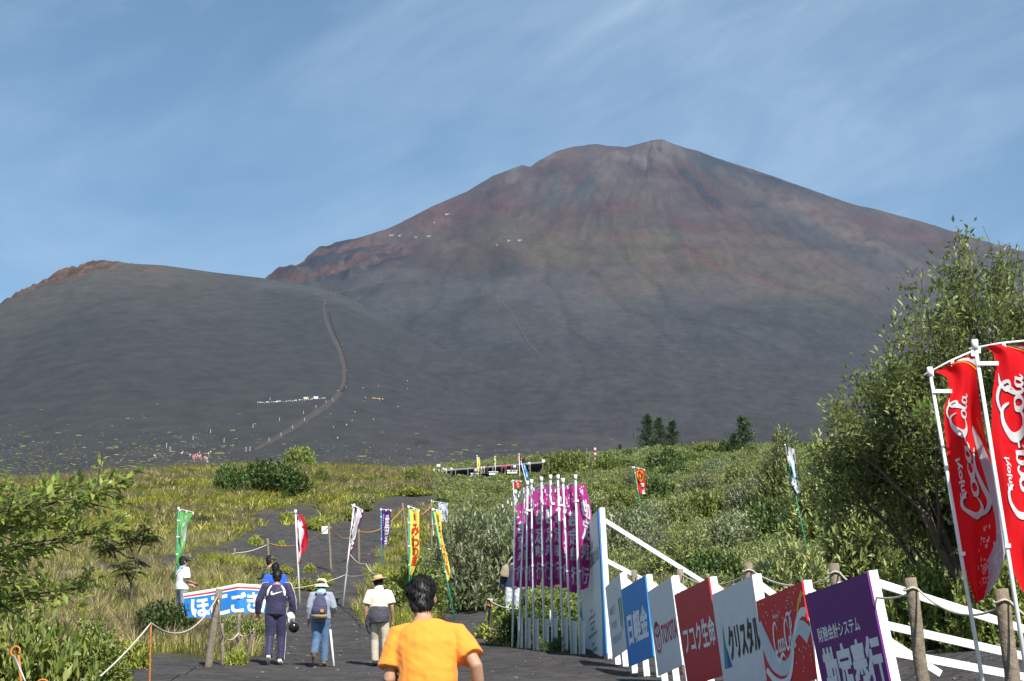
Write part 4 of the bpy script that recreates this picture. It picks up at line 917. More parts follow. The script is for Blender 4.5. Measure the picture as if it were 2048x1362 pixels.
p_ = Print(); p_.text('日軽金', 0.13, 0.35, 0.93, 0.74, 0.045); p_.build('lettering', M_pw, e, f)
e, f, W = board('sponsor_board', 'white board lettered TOYOTA with a red ring emblem', (1341.7, 1153.6), (1362.8, 1325.5), (1294.7, 1184.4), 1.2, M_bw, 1, 1.1)
p_ = Print(); p_.text('TOYOTA', 0.36, 0.46, 0.97, 0.68, 0.03)
p_.ring(0.19, 0.57, 0.135, 0.19, 0.022, 28, wy=0.035); p_.ring(0.19, 0.49, 0.115, 0.08, 0.02, 24, wy=0.03); p_.ring(0.19, 0.545, 0.045, 0.15, 0.018, 24, wy=0.028)
p_.build('lettering', M_pred, e, f)
e, f, W = board('sponsor_board', 'plain red board with white characters フコク生命', (1416.4, 1156.4), (1443.8, 1345), (1348.3, 1190), 1.2, M_red, 1, 1.1)
p_ = Print(); p_.text('フコク生命', 0.10, 0.37, 0.97, 0.67, 0.03); p_.build('lettering', M_pw, e, f)
e, f, W = board('sponsor_board', 'white board with black lettering クリスタル and a blue and green peak', (1504, 1150.8), (1531.4, 1354), (1423, 1190), 1.2, M_bw, 1, 1.1)
p_ = Print(); p_.text('クリスタル', 0.26, 0.38, 0.985, 0.70, 0.05); p_.build('lettering', M_black, e, f)
p_ = Print(); p_.poly([(0.17, 0.32), (0.18, 0.62), (0.17, 0.77), (0.08, 0.77)]); p_.build('emblem', M_teal, e, f)
p_ = Print(); p_.poly([(0.185, 0.55), (0.265, 0.77), (0.175, 0.77)]); p_.build('emblem', M_navy, e, f2)
e, f, W = board('sponsor_board', 'red drink board with white script Coca-Cola and a silver wave', (1603.2, 1163.5), (1628, 1352), (1512, 1203), 1.02, M_cred, 1, 1.1)
p_ = Print(); p_.stroke([(0.0, 0.24), (0.08, 0.46), (0.22, 0.70), (0.42, 0.80), (0.58, 0.72), (0.68, 0.56), (0.78, 0.46), (0.88, 0.46), (1.0, 0.56)], [.10, .18, .20, .16, .08, .05, .12, .17, .18], 6); p_.build('print', M_sil, e, f)
p_ = Print(); p_.stroke([(0.04, 0.76), (0.2, 0.90), (0.4, 0.95), (0.56, 0.84), (0.68, 0.58), (0.80, 0.38), (0.92, 0.30), (1.0, 0.32)], [.06, .08, .09, .05, .03, .06, .09, .10], 6); word_mark(p_, lambda q: (0.27 + q[0] * 0.046, 0.62 - q[1] * 0.105)); p_.text('Enjoy', 0.33, 0.21, 0.45, 0.27, 0.01)
for i in range(60): p_.ring(random.uniform(0.02, 0.98), random.choice((random.uniform(0.03, 0.3), random.uniform(0.6, 0.95))), 0.006, 0.010, None, 6)
p_.build('lettering', M_pw, e, f2)
p_ = Print(); p_.stroke([(0.0, 1.0 - 0.06), (0.18, 0.97), (0.42, 0.95), (0.56, 0.80)], [.05, .06, .04, .01], 6); p_.stroke([(0.78, 0.42), (0.88, 0.20), (0.99, 0.10)], [.01, .04, .06], 6); p_.build('print', M_yel, e, f)
e, f, W = board('sponsor_board', 'purple board with big white brush characters 勘定奉行, nearest of the row', (1733.5, 1145), (1783, 1392), (1609, 1190), 1.2, M_purple, 3, 2.1)
p_ = Print(); p_.text('財務会計システム', 0.09, 0.30, 0.75, 0.42, 0.028); p_.text('勘定奉行', 0.10, 0.48, 0.97, 0.93, 0.042); p_.build('lettering', M_pw, e, f)

# ------------------------------------------------------------------ posts and ropes of the path fences
def post(name, label, top, foot, Y, r, m=None, cat='post', group=None, Y2=None):
    t = P(top[0], top[1], Y); b_ = P(foot[0], foot[1], Y2 or Y); b_.z = min(b_.z, hz(b_.x, b_.y)) - 0.15
    if b_.z > hz(b_.x, b_.y) - 0.1: b_.z = hz(b_.x, b_.y) - 0.15
    d = t - b_; mb = MB(); n = 7
    mb.tube([b_ + d * (i / n) + Vector((random.gauss(0, r * 0.06), random.gauss(0, r * 0.06), 0)) for i in range(n + 1)] , [r * (1.04 - 0.10 * i / n) for i in range(n)] + [r * 0.88], 12)
    e = mb.build(name, m or M_wood, None, True)
    for p in e.data.polygons:
        if len(p.vertices) > 4: p.use_smooth = False
    tag(e, label, cat, group); return t
def rope(label, pts, r=0.011, m=None, sag=0.08, name='rope'):
    mb = MB()
    allp = []
    for a, b_ in zip(pts[:-1], pts[1:]): allp += rope_pts(a, b_, sag)[(1 if allp else 0):]
    mb.tube(allp, r, 6); o = mb.build(name, m or M_rope, None, True); tag(o, label, 'rope'); return o
RP = [((1268,1140),(1275,1240),31.5,.058,'rope fence post behind the prop timbers of the tall event board'), ((1360,1138),(1368,1260),27,.058,'rope fence post showing just above the TOYOTA board'), ((1496,1126),(1505,1290),22.5,.060,'rope fence post tied with cord above the クリスタル board'),
      ((1668,1127),(1682,1330),18.6,.058,'rope fence post rising behind the purple board'), ((1821,1156),(1862,1480),15.6,.058,'grey timber post just right of the purple board'), ((2003,1178),(2045,1520),14.2,.062,'leaning timber post beside the red drink flags')]
tops = []
for t, b_, y, r, lb in RP: tops.append(post('fence_post', lb, t, b_, y, r, None, 'post', 'posts of the rope fence behind the boards'))
rt = [t + (Vector((0, 0, -0.10))) + Vector((0.04, -0.065, 0)) for t in tops]
rope('pale sagging rope strung along the posts behind the sponsor boards', rt + [P(2200, 1230, 13.0)], 0.010, None, 0.16)
for i in range(2, 6):
    mb = MB(); c_ = tops[i] + Vector((0, 0, -0.10)); mb.tube([c_ + Vector((math.cos(a) * 0.066, math.sin(a) * 0.066, 0.012 * math.sin(3 * a))) for a in np.linspace(0, 6.28, 17)], 0.010, 5)
    tag(mb.build('rope_tie', M_rope, None, True), ('cord tied round the post above the クリスタル board', 'cord tied round the post behind the purple board', 'cord tied round the post right of the purple board', 'cord tied round the leaning post by the drink flags')[i - 2], 'rope')
LP = [((439,1178),(414,1326),31.5,.068,'thick leaning grey post with knotted rope left of the tracksuit','lp0'), ((443,1247),(448,1324),32,.040,'short pale post at the path edge beside the thick leaning one','lp1'), ((478,1228),(476,1300),34.5,.038,'slim pale post between the rope loops in front of the blue banner','lp2'), ((507,1262),(492,1304),34,.036,'short dark stake leaning right beside the tracksuit leg','lp3'),
      ((469,1097),(471,1122),84,.09,'small grey post on the left ash strip above the blue banner','q'), ((535,1077),(539,1114),84,.10,'tall grey post on the ash above the camouflage shirt','q'), ((386,1117),(386,1146),74,.09,'grey post right behind the white cap wearer','q'), ((657,1045),(664,1087),82,.09,'grey post standing right of the small white notice','q'), ((717,1058),(719,1074),86,.10,'grey post partly hidden by the white-lettered flag','q'), ((805,1006),(818,1046),88,.08,'leaning grey pole left of the broad yellow flag','q'),
      ((288,1128),(290,1146),72,.09,'grey post in the grass behind the small feathery tree','q'), ((195,1138),(195,1162),66,.08,'grey post on the grass between the near branches and the feathery tree','q'), ((56,1155),(57,1176),64,.08,'grey post on the grass at the far left','q'), ((943,978),(947,1003),150,.12,'bleached pole on the slope below the open hut','q'), ((863,1003),(864,1030),92,.09,'grey post under the pale lilac flag behind the yellow ones','q')]
lt = {}
for t, b_, y, r, lb, k in LP: lt[lb] = post('path_post', lb, t, b_, y, r * 0.62 if y > 60 else r, None, 'post', 'posts along the ash path')
M_orope = mat('orange_rope', (0.42, 0.20, 0.06), 0.8, 0.3, 40)
rods = mat('rusty_orange_rod', (0.45, 0.16, 0.03), 0.6, 0.35, 25, 0.3, 60)
t0 = post('marker_rod', 'thin rusty orange rod holding the rope at lower left', (302, 1246), (299, 1400), 24, 0.012, rods, 'rod')
rope('rope running from the orange rod up to the thick leaning post', [t0, P(437, 1190, 31.4)], 0.012, None, 0.35)
rope('rope running from the orange rod down to the bottom edge', [t0, P(170, 1378, 20)], 0.012, None, 0.05)
rope('rope loops slung low between the short posts by the path edge', [P(437, 1200, 31.4), P(445, 1272, 31.9), P(477, 1266, 34.4), P(508, 1258, 33.9)], 0.013, None, 0.10)
rope('thin rope along the far side of the left ash strip', [P(57, 1160, 64), P(195, 1146, 66), P(289, 1134, 72), P(386, 1124, 74), P(470, 1106, 84), P(537, 1088, 84)], 0.022, None, 0.1)
rope('orange rope crossing the upper ash past the small notice', [P(537, 1086, 84), P(659, 1053, 82), P(718, 1062, 86), P(806, 1016, 88), P(864, 1010, 92)], 0.022, M_orope, 0.45)
rope('thin cord crossing the path behind the sun hat', [P(560, 1178, 52), P(690, 1150, 55), P(748, 1140, 52)], 0.012, None, 0.1)
rope('pale cord hitched to the stake behind the straw hat', [P(700, 1108, 56), P(732, 1128, 50), P(757, 1148, 44)], 0.013, None, 0.1)
pt = post('striped_stake', 'short dark stake wrapped with orange tape beside the magenta flags', (978, 1196), (983, 1262), 40, 0.045, mat('dark_stake', (0.06, 0.045, 0.04), 0.8, 0.4, 12), 'stake')
for i, (yy, mm_) in enumerate(((1200, M_rope), (1212, M_orope), (1258, M_rope))):
    mb = MB(); c_ = P(979.5, yy, 40); mb.tube([c_ + Vector((math.cos(a) * 0.055, math.sin(a) * 0.055, 0.02 * math.sin(2 * a))) for a in np.linspace(0, 6.28, 13)], 0.02, 5)
    tag(mb.build('tape_wrap', mm_, None, True), ('pale tape knot at the head of the dark stake', 'orange tape below the head of the dark stake', 'pale tape round the foot of the dark stake')[i], 'tape')
rope('cord from the dark stake to the magenta flags', [P(980, 1202, 40), P(1035, 1218, 38)], 0.014, None, 0.05)
# rusty hooked rod, lower left corner
e = empty('hooked_rod', P(50, 1400, 13)); o_ = e.location
mb = MB(); c_ = P(31, 1303, 13) - o_; mb.tube([c_ + Vector((math.cos(a) * 0.032, 0.01 * math.sin(a), math.sin(a) * 0.036)) for a in np.linspace(-0.6, 4.6, 20)], 0.008, 7); mb.build('loop', rods, e, True)
mb = MB(); mb.tube([P(37, 1310, 13) - o_, P(42, 1362, 13) - o_, P(44, 1480, 13) - o_], [0.010, 0.011, 0.011], 7); mb.build('shaft', rods, e, True)
mb = MB(); mb.tube([P(29, 1312, 12.9) - o_, P(50, 1362, 12.9) - o_, P(66, 1400, 12.9) - o_], 0.007, 6); mb.build('steel_stay', mat('steel', (0.45, 0.46, 0.48), 0.4, 0.1, 10, metal=0.6), e, True)
tag(e, 'rusty rod with a looped head in the lower left corner', 'rod')
e = empty('loop_hook', P(85, 1385, 13.2)); mb = MB(); mb.tube([P(85, 1371, 13.2) - e.location + Vector((math.cos(a) * 0.045, 0, math.sin(a) * 0.042)) for a in np.linspace(-1.2, 4.4, 18)], 0.008, 7); mb.build('loop', rods, e, True); mb = MB(); mb.tube([P(74, 1380, 13.2) - e.location, P(76, 1500, 13.2) - e.location], 0.008, 6); mb.build('shaft', rods, e)
tag(e, 'second rusty loop just showing at the bottom edge', 'rod')
# small notice on legs
b_ = hit(649, 1082); e = empty('notice', b_); k = b_.y / FPX
mb = MB(); mb.box((0, 0, 22 * k), (12 * k, 0.03, 15 * k)); mb.build('panel', M_white, e)
for s_ in (-1, 1): mb = MB(); mb.bar((s_ * 4.5 * k, 0.05, -0.1), (s_ * 4.5 * k, 0.03, 28 * k), 0.04, 0.04, (0, 1, 0)); mb.build('leg', paint('leg_green', (0.03, 0.10, 0.07)), e)
p_ = Print()
for i in range(5): p_.poly([(-4 * k, (17 + 2.4 * i) * k), (4 * k, (17 + 2.4 * i) * k), (4 * k, (17.8 + 2.4 * i) * k), (-4 * k, (17.8 + 2.4 * i) * k)])
p_.build('lettering', M_gline, e, lambda x, y: Vector((x, -0.02, y))); tag(e, 'small white notice on green legs on the bare ash', 'notice')
b_ = hit(1108, 1290); e = empty('notice', b_); k = b_.y / FPX
mb = MB(); mb.box((0, 0, 52 * k), (16 * k, 0.02, 32 * k)); mb.build('panel', M_bw, e); mb = MB(); mb.bar((0.01, 0.03, -0.1), (0, 0.03, 40 * k), 0.05, 0.03, (0, 1, 0)); mb.build('leg', mat('raw_wood', (0.45, 0.22, 0.10), 0.7, 0.2, 12), e)
p_ = Print()
for i in range(6): p_.poly([(-5.5 * k, (40 + 4.3 * i) * k), (5.5 * k, (40 + 4.3 * i) * k), (5.5 * k, (42 + 4.3 * i) * k), (-5.5 * k, (42 + 4.3 * i) * k)])
p_.build('lettering', M_grey, e, lambda x, y: Vector((x, -0.013, y))); tag(e, 'little notice on a raw wooden stick among the magenta flag bases', 'notice')
# blue cloth banner left of the path
M_bb = mat('banner_blue', (0.015, 0.17, 0.50), 0.7, 0.1, 4); M_bl = mat('banner_white', (0.70, 0.70, 0.70), 0.7, 0.12, 6); M_br = mat('banner_red', (0.42, 0.04, 0.05), 0.7, 0.1, 4)
e = empty('cloth_banner', hit(470, 1240)); o_ = e.location.copy(); Yb = 38.0
KT = [(366, 1187, Yb - 0.6), (420, 1178, Yb + 0.2), (476, 1167, Yb + 1.4), (515, 1169, Yb + 1.5), (552, 1172, Yb + 1.6)]; KB = [(374, 1236, Yb - 0.6), (425, 1234, Yb + 0.1), (478, 1226, Yb + 1.3), (515, 1226, Yb + 1.45), (552, 1228, Yb + 1.6)]
def bmap(x, y, lift=0.0):
    t_ = max(0, min(3.9999, x * 4)); i = int(t_); fr = t_ - i
    a = P(*KT[i]).lerp(P(*KT[i + 1]), fr); c = P(*KB[i]).lerp(P(*KB[i + 1]), fr)
    return a.lerp(c, y) - o_ + Vector((0, -lift - 0.012 * math.sin(x * 40) * y, 0))
def strip(nm, y0, y1, m, lift):
    nx, ny = 48, 6; v = [bmap(i / nx, y0 + (y1 - y0) * j / ny, lift) for j in range(ny + 1) for i in range(nx + 1)]
    f_ = [(j * (nx + 1) + i, (j + 1) * (nx + 1) + i, (j + 1) * (nx + 1) + i + 1, j * (nx + 1) + i + 1) for j in range(ny) for i in range(nx)]
    link(nm, pymesh(nm, v, f_), m, e, True)
strip('cloth', 0, 1, M_bb, 0.0); bcl = [c_ for c_ in e.children if c_.name.startswith('cloth')][0]; strip('hem', 0, 0.10, M_bl, 0.006); strip('trim', 0.10, 0.17, M_br, 0.007); strip('trim', 0.17, 0.21, M_bl, 0.008)
p_ = Print()
for i, ch in enumerate('ほこごきた'): p_.text(ch, 0.06 + 0.185 * i, 0.30, 0.06 + 0.185 * i + 0.165, 0.96, 0.04)
p_.build('lettering', M_bl, bcl, lambda x, y: bmap(x, y, 0.012), 0.05)
for x_ in (0.02, 0.5, 0.98): mb = MB(); q = bmap(x_, 0, -0.03); g0 = hz(o_.x + q.x, o_.y + q.y) - o_.z; mb.tube([(q.x, q.y, g0 - 0.1), (q.x, q.y, q.z + 0.02)], 0.02, 6); mb.build('stake', M_wood, e)
tag(e, 'blue cloth banner with white characters and red trim on the left bank', 'banner')
# ------------------------------------------------------------------ banner flags on poles
def fabric(name, c, trans=0.35): return mat(name, c, 0.75, 0.08, 6.0, 0.0, spec=0.15, trans=trans)
M_pole = mat('white_pole', (0.72, 0.73, 0.74), 0.35, 0.05, 10); M_gpole = mat('green_pole', (0.02, 0.34, 0.20), 0.4, 0.05, 10); M_bpole = mat('teal_pole', (0.05, 0.26, 0.36), 0.4, 0.05, 10)
M_tab = mat('white_tab', (0.78, 0.78, 0.78), 0.7)
M_fw = fabric('flag_print_white', (0.74, 0.75, 0.78)); M_fr = fabric('flag_print_red', (0.62, 0.05, 0.02)); M_mag = fabric('cloth_magenta', (0.44, 0.042, 0.25))
def flag(label, top, foot, Y, rows, m_cloth, prints=(), m_pole=None, rp=0.016, arm=None, waves=(0.06, 1.5, 0.0), tabs=3, name='banner_flag', group=None, footY=None, sub=10, base=None, armback=None):
    """pole, cross arm, waving cloth (rows of left/right edge points), tabs and print"""
    T = P(top[0], top[1], Y); B = P(foot[0], foot[1], footY or Y); gz = hz(B.x, B.y)
    if B.z > gz: B = T + (B - T) * ((gz - 0.1 - T.z) / (B.z - T.z)); 
    e = empty(name, (B.x, B.y, B.z)); o_ = e.location.copy()
    mb = MB(); mb.tube([B - o_, T.lerp(B, 0.45) - o_, T - o_], [rp * 1.15, rp, rp * 0.85], 8); po_ = mb.build('pole', m_pole or M_pole, e, True)
    mb = MB(); mb.tube([T - o_ + Vector((0, 0, -rp * 2)), T - o_ + Vector((0, 0, rp * 2.4))], rp * 1.5, 8); mb.build('pole_cap', M_tab, po_, True)
    Lp = [P(a, b_, Y) for a, b_, c, d in rows]; Rp = [P(c, d, Y) for a, b_, c, d in rows]; n = len(rows) - 1
    def cr(pts, t):
        t = max(0.0, min(n - 1e-6, t * n)); i = int(t); f_ = t - i; a, b_, c, d = pts[max(i - 1, 0)], pts[i], pts[i + 1], pts[min(i + 2, n)]
        return 0.5 * ((2 * b_) + (c - a) * f_ + (2 * a - 5 * b_ + 4 * c - d) * f_ * f_ + (3 * b_ - a - 3 * c + d) * f_ ** 3)
    A_, K_, ph = waves
    def fm(u, v, lift=0.0):
        p = cr(Lp, v).lerp(cr(Rp, v), u)
        amp = A_ * min(1.0, u * 3 + 0.12) * (0.35 + 0.65 * min(1, v * 2.5))
        s_ = math.sin(2 * math.pi * (u * K_ + 0.55 * v) + ph); s2 = math.sin(2 * math.pi * (u * 0.9 - 1.6 * v) + ph * 1.7)
        return p - o_ + Vector((0.15 * amp * s2, amp * (0.75 * s_ + 0.45 * s2) - lift, 0))
    nx, ny = sub + 4, sub * 3
    v_ = [fm(i / nx, j / ny) for j in range(ny + 1) for i in range(nx + 1)]
    f_ = [(j * (nx + 1) + i, (j + 1) * (nx + 1) + i, (j + 1) * (nx + 1) + i + 1, j * (nx + 1) + i + 1) for j in range(ny) for i in range(nx)]
    clo = link('cloth', pymesh('cloth', v_, f_), m_cloth, e, True)
    if arm:
        a0 = P(arm[0], arm[1], Y) - o_; a1 = P(arm[2], arm[3], arm[4] if len(arm) > 4 else Y) - o_
        mb = MB(); mb.tube([a0, a0.lerp(a1, 0.5) + Vector((0, 0, 0.01)), a1], rp * 0.5, 6); arm_ = mb.build('cross_arm', M_pole, e, True)
        for t_ in (0.15, 0.55, 0.95):
            q = a0.lerp(a1, t_); mb = MB(); mb.box(q + Vector((0, 0, -rp)), (rp * 1.6, rp * 1.3, rp * 3.2)); mb.build('tab', M_tab, arm_)
    for i in range(tabs):
        t_ = 0.18 + 0.62 * i / max(1, tabs - 1); q = cr(Lp, t_) - o_; k = (q.z - (T - o_).z) / ((B - T).z); pp = (T + (B - T) * k) - o_
        mb = MB(); mb.bar(pp + Vector((-rp, -rp * 1.2, 0)), q + Vector((0.02, -rp * 1.2, 0)), rp * 0.8, rp * 1.8, (0, 0, 1)); mb.build('tab', M_tab, po_)
    for nm, pr, m_, lf in prints: pr.build(nm, m_, clo, lambda x, y, lf=lf: fm(x, y, lf), 0.08)
    if base:
        for i in range(2):
            q = B - o_; mb = MB(); mb.box(q + Vector((0.015 + 0.056 * i, 0.06, base * 0.5 - 0.06)), (0.052, 0.05, base)); mb.build('base_board', M_bbase, e)
    tag(e, label, 'flag', group); return e
M_bbase = mat('base_board', (0.62, 0.64, 0.67), 0.6, 0.08, 6)
def column(chars, x0, x1, y0, y1, bold=0.05):
    p_ = Print(); n = len(chars); h = (y1 - y0) / n
    for i, c in enumerate(chars): p_.text(c, x0, y0 + h * i + h * 0.05, x1, y0 + h * (i + 1) - h * 0.05, bold)
    return p_
# nine magenta flags
MT = [((1031,985),(1025,1282),36.6), ((1049,981),(1037,1290),36.2), ((1055,967),(1052,1290),36.0), ((1063,964),(1068,1292),35.6), ((1083,959),(1088,1295),35.2), ((1101,955),(1105,1297),34.9), ((1116,955),(1126,1299),34.5), ((1126,962),(1143,1302),34.0), ((1151,955),(1160,1306),33.6)]
ML = ['first magenta flag at the path end of the row, without a base board', 'second magenta flag from the path end of the row', 'third magenta flag from the path end, under the far blue streamer', 'fourth magenta flag from the path end of the row', 'fifth magenta flag, in the middle of the row', 'sixth magenta flag from the path end of the row', 'seventh magenta flag, third from the tall event board', 'eighth magenta flag, next but one to the tall event board', 'ninth magenta flag, partly hidden by the tall event board']
for i, ((tx, ty), (bx, by), Y_) in enumerate(MT):
    lx = lambda y: tx + (bx - tx) * (y - ty) / (by - ty); g = random.Random(i)
    wd = (26, 22, 20, 27, 27, 26, 26, 28, 34)[i]; y0 = ty + 14 + g.uniform(-4, 8); y1 = (1172, 1174, 1172, 1170, 1172, 1170, 1176, 1184, 1186)[i]
    if i == 8: rows = [(1146, 975, 1168, 965), (1155, 1000, 1174, 985), (1156, 1020, 1184, 1030), (1157, 1060, 1186, 1065), (1158, 1110, 1180, 1110), (1160, 1150, 1178, 1150), (1161, 1180, 1176, 1176)]
    else:
        rows = []
        for k in range(8):
            t_ = k / 7; y = y0 + (y1 - y0) * t_; sw = g.uniform(-5, 5)
            rows.append((lx(y) + 1 + (6 if k == 1 else 0), y + (6 if k == 0 else 0), lx(y) + wd * (0.75 + 0.25 * math.sin(1.2 + 2.2 * t_)) + sw, y + g.uniform(-3, 5) - (8 if k == 0 else 0)))
    p1 = column('勘定奉行', 0.24, 0.90, 0.21, 0.93, 0.030); p2 = Print()
    for s_ in range(6): p2.ring(g.uniform(0.15, 0.85), g.uniform(0.05, 0.19), 0.05, 0.012, None, 6)
    p2.poly([(0.45, 0.10), (0.7, 0.10), (0.58, 0.17)])
    flag(ML[i], (tx, ty), (bx, by), Y_, rows, M_mag, [('lettering', p1, M_fw, 0.006), ('print', p2, M_fw, 0.006)], rp=0.021, arm=(tx, ty + 6, tx - 26, ty + 26, Y_ + 0.5), waves=(0.09, 0.9, i * 1.7), tabs=2, group='magenta flags beside the tall event board', base=(0 if i == 0 else 0.78), sub=12)
# two red drink flags close by
def drink_prints(seed):
    g = random.Random(seed); a = Print(); b_ = Print(); c = Print(); d = Print()
    fn = lambda q: (0.62 - q[1] * 0.155, 0.70 - q[0] * 0.048)
    sh = lambda q: (0.645 - q[1] * 0.155, 0.704 - q[0] * 0.048)
    word_mark(a, fn); word_mark(d, sh)
    v, f_, asp = glyphs('Enjoy!', 0.03); a.add([(0.28 - (q[1]) * 0.13, 0.605 - q[0] * 0.105) for q in v], f_)
    for i in range(46):
        x = g.uniform(0.35, 0.95); y = 0.72 + 0.24 * g.random(); a.ring(x, y, g.choice((0.012, 0.02, 0.03)), g.choice((0.003, 0.005, 0.0075)), None, 8)
    for i in range(7): a.ring(g.uniform(0.5, 0.9), g.uniform(0.76, 0.9), 0.05, 0.013, 0.016, 12, wy=0.004)
    b_.stroke([(0.78, 0.40), (0.86, 0.50), (0.90, 0.62), (0.93, 0.74), (0.90, 0.86), (0.72, 0.96)], [.03, .13, .22, .24, .24, .3], 8)
    b_.stroke([(0.55, 0.0), (0.8, 0.035), (1.0, 0.09)], [.03, .035, .045], 6)
    c.stroke([(0.40, 0.015), (0.7, 0.05), (1.0, 0.13)], [.008, .012, .012], 6); c.stroke([(0.9, 0.36), (0.97, 0.45)], [.01, .01], 3)
    return [('print', d, M_black2, 0.004), ('lettering', a, M_fw, 0.009), ('print', b_, M_fsil, 0.005), ('print', c, M_fyel, 0.006)]
M_black2 = fabric('flag_print_dark', (0.10, 0.01, 0.02), 0.1); M_fsil = fabric('flag_print_silver', (0.55, 0.60, 0.66)); M_fyel = fabric('flag_print_yellow', (0.80, 0.36, 0.02)); M_fred = fabric('cloth_red', (0.78, 0.012, 0.018), 0.45)
flag('red drink flag with white script Coca-Cola on the left of the pair', (1860, 744), (1970, 1392), 14.0,
     [(1869,744,1948,706),(1894,756,1952,728),(1897,790,1956,772),(1889,816,1960,812),(1889,852,1963,852),(1897,922,1974,905),(1905,1000,1998,980),(1912,1040,2008,1034),(1924,1108,2006,1096),(1938,1165,1994,1158),(1952,1208,1966,1196)],
     M_fred, drink_prints(1), rp=0.016, arm=(1848, 750, 1950, 700), waves=(0.075, 1.3, 0.6), tabs=2, sub=18)
flag('red drink flag at the right edge, overlapping the taller timber post', (1950, 690), (2062, 1400), 13.4,
     [(1962,692,2058,688),(1986,706,2072,712),(1990,745,2082,752),(1984,798,2090,800),(1984,880,2096,880),(1994,950,2104,950),(2004,1020,2112,1020),(2012,1080,2114,1076),(2026,1140,2110,1130),(2044,1182,2098,1170)],
     M_fred, drink_prints(2), rp=0.017, arm=(1938, 698, 2064, 680), waves=(0.075, 1.3, 2.2), tabs=2, sub=18)
# the small flags along the path
def scrawl(seed, x0, x1, y0, y1, n=16, w=0.10):
    g = random.Random(seed); p_ = Print()
    for i in range(n):
        cy = y0 + (y1 - y0) * (i + 0.5) / n; cx = g.uniform(x0, x1)
        for k in range(3): p_.stroke([(cx + g.uniform(-.2, .2), cy + g.uniform(-.02, .02)), (cx + g.uniform(-.1, .1), cy + g.uniform(-.02, .02)), (cx + g.uniform(-.2, .2), cy + g.uniform(-.02, .02))], [w * 0.3, w * 0.42, w * 0.2], 3, lambda q: (q[0], q[1]))
    return p_
flag('light green flag with silvery script behind the white shirt', (357, 1018), (349, 1225), 56, [(359,1023,386,1027),(359,1040,380,1040),(359,1055,374,1056),(358,1075,371,1078),(357,1095,369,1100),(354,1112,366,1115),(352,1128,361,1130)], fabric('cloth_green', (0.17, 0.50, 0.13)),
     [('lettering', scrawl(3, 0.5, 0.75, 0.08, 0.75, 9, 0.22), fabric('flag_silver', (0.50, 0.60, 0.56)), 0.01)], m_pole=M_gpole, rp=0.022, arm=(355, 1018, 388, 1025), waves=(0.10, 1.2, 0.4), tabs=3)
flag('red flag with white brush characters beside the tracksuit', (591, 1024), (600, 1216), 56, [(592,1027,603,1030),(593,1040,610,1040),(594,1055,614,1056),(594,1075,614,1078),(596,1095,611,1098),(597,1112,605,1113),(598,1126,600,1128)], fabric('cloth_scarlet', (0.55, 0.012, 0.035)),
     [('lettering', scrawl(4, 0.25, 0.45, 0.03, 0.92, 18, 0.30), M_fw, 0.01)], rp=0.028, waves=(0.12, 1.0, 1.0), tabs=0)
flag('leaning white pole with a dark plum flag full of white characters', (708, 1012), (687, 1200), 56, [(708,1014,726,1022),(706,1030,725,1036),(704,1046,721,1050),(702,1062,716,1066),(700,1078,710,1082),(698,1094,706,1098),(696,1112,702,1114)], fabric('cloth_plum', (0.14, 0.02, 0.09)),
     [('lettering', scrawl(5, 0.3, 0.7, 0.05, 0.6, 14, 0.42), M_fw, 0.01), ('print', scrawl(6, 0.3, 0.7, 0.6, 0.95, 7, 0.16), M_fw, 0.012)], rp=0.026, arm=(702, 1009, 726, 1021), waves=(0.10, 1.0, 2.0), tabs=0)
p1 = column('世田谷', 0.42, 0.86, 0.12, 1.0, 0.04); p2 = Print()
for i in range(7): p2.ring(0.22, 0.14 + 0.06 * i, 0.06, 0.02, 0.03, 8, wy=0.008)
flag('deep purple flag with white characters 世田谷 half hidden by the shrub', (762, 1020), (764, 1135), 76, [(763,1021,782,1021),(763,1040,781,1040),(763,1060,780,1058),(763,1075,778,1072),(763,1090,776,1088)], fabric('cloth_purple', (0.085, 0.022, 0.16)),
     [('lettering', p1, M_fw, 0.012), ('print', p2, M_fw, 0.012)], m_pole=M_bpole, rp=0.024, arm=(759, 1019, 783, 1020), waves=(0.07, 1.0, 0.2), tabs=2)
M_fy = fabric('cloth_yellow', (0.80, 0.72, 0.14))
p1 = column('みわの里', 0.22, 0.95, 0.18, 0.82, 0.05); p1.text('魚', 0.38, 0.06, 0.6, 0.14, 0.03)
flag('broad yellow flag with red characters on a green pole behind the man in orange', (817, 1015), (819, 1180), 50, [(818,1018,838,1020),(820,1040,839,1042),(820,1062,838,1064),(820,1084,838,1086),(821,1102,838,1104),(820,1120,836,1118),(819,1136,830,1136),(818,1150,822,1150)], M_fy,
     [('lettering', p1, M_fr, 0.01)], m_pole=M_gpole, rp=0.020, arm=(814, 1012, 839, 1020), waves=(0.06, 0.9, 0.0), tabs=3)
p1 = column('うんの里', 0.3, 0.85, 0.2, 0.85, 0.03); p1.text('ほ', 0.35, 0.06, 0.7, 0.16, 0.02)
flag('narrow leaning yellow flag with red characters right of the broad one', (866, 1020), (904, 1212), 49, [(867,1023,882,1023),(871,1042,883,1042),(875,1065,884,1066),(879,1088,889,1090),(883,1110,894,1112),(887,1132,899,1134),(892,1150,901,1150),(894,1162,899,1160)], M_fy,
     [('lettering', p1, M_fr, 0.01)], m_pole=M_gpole, rp=0.020, arm=(863, 1019, 884, 1022), waves=(0.05, 0.8, 1.2), tabs=3)
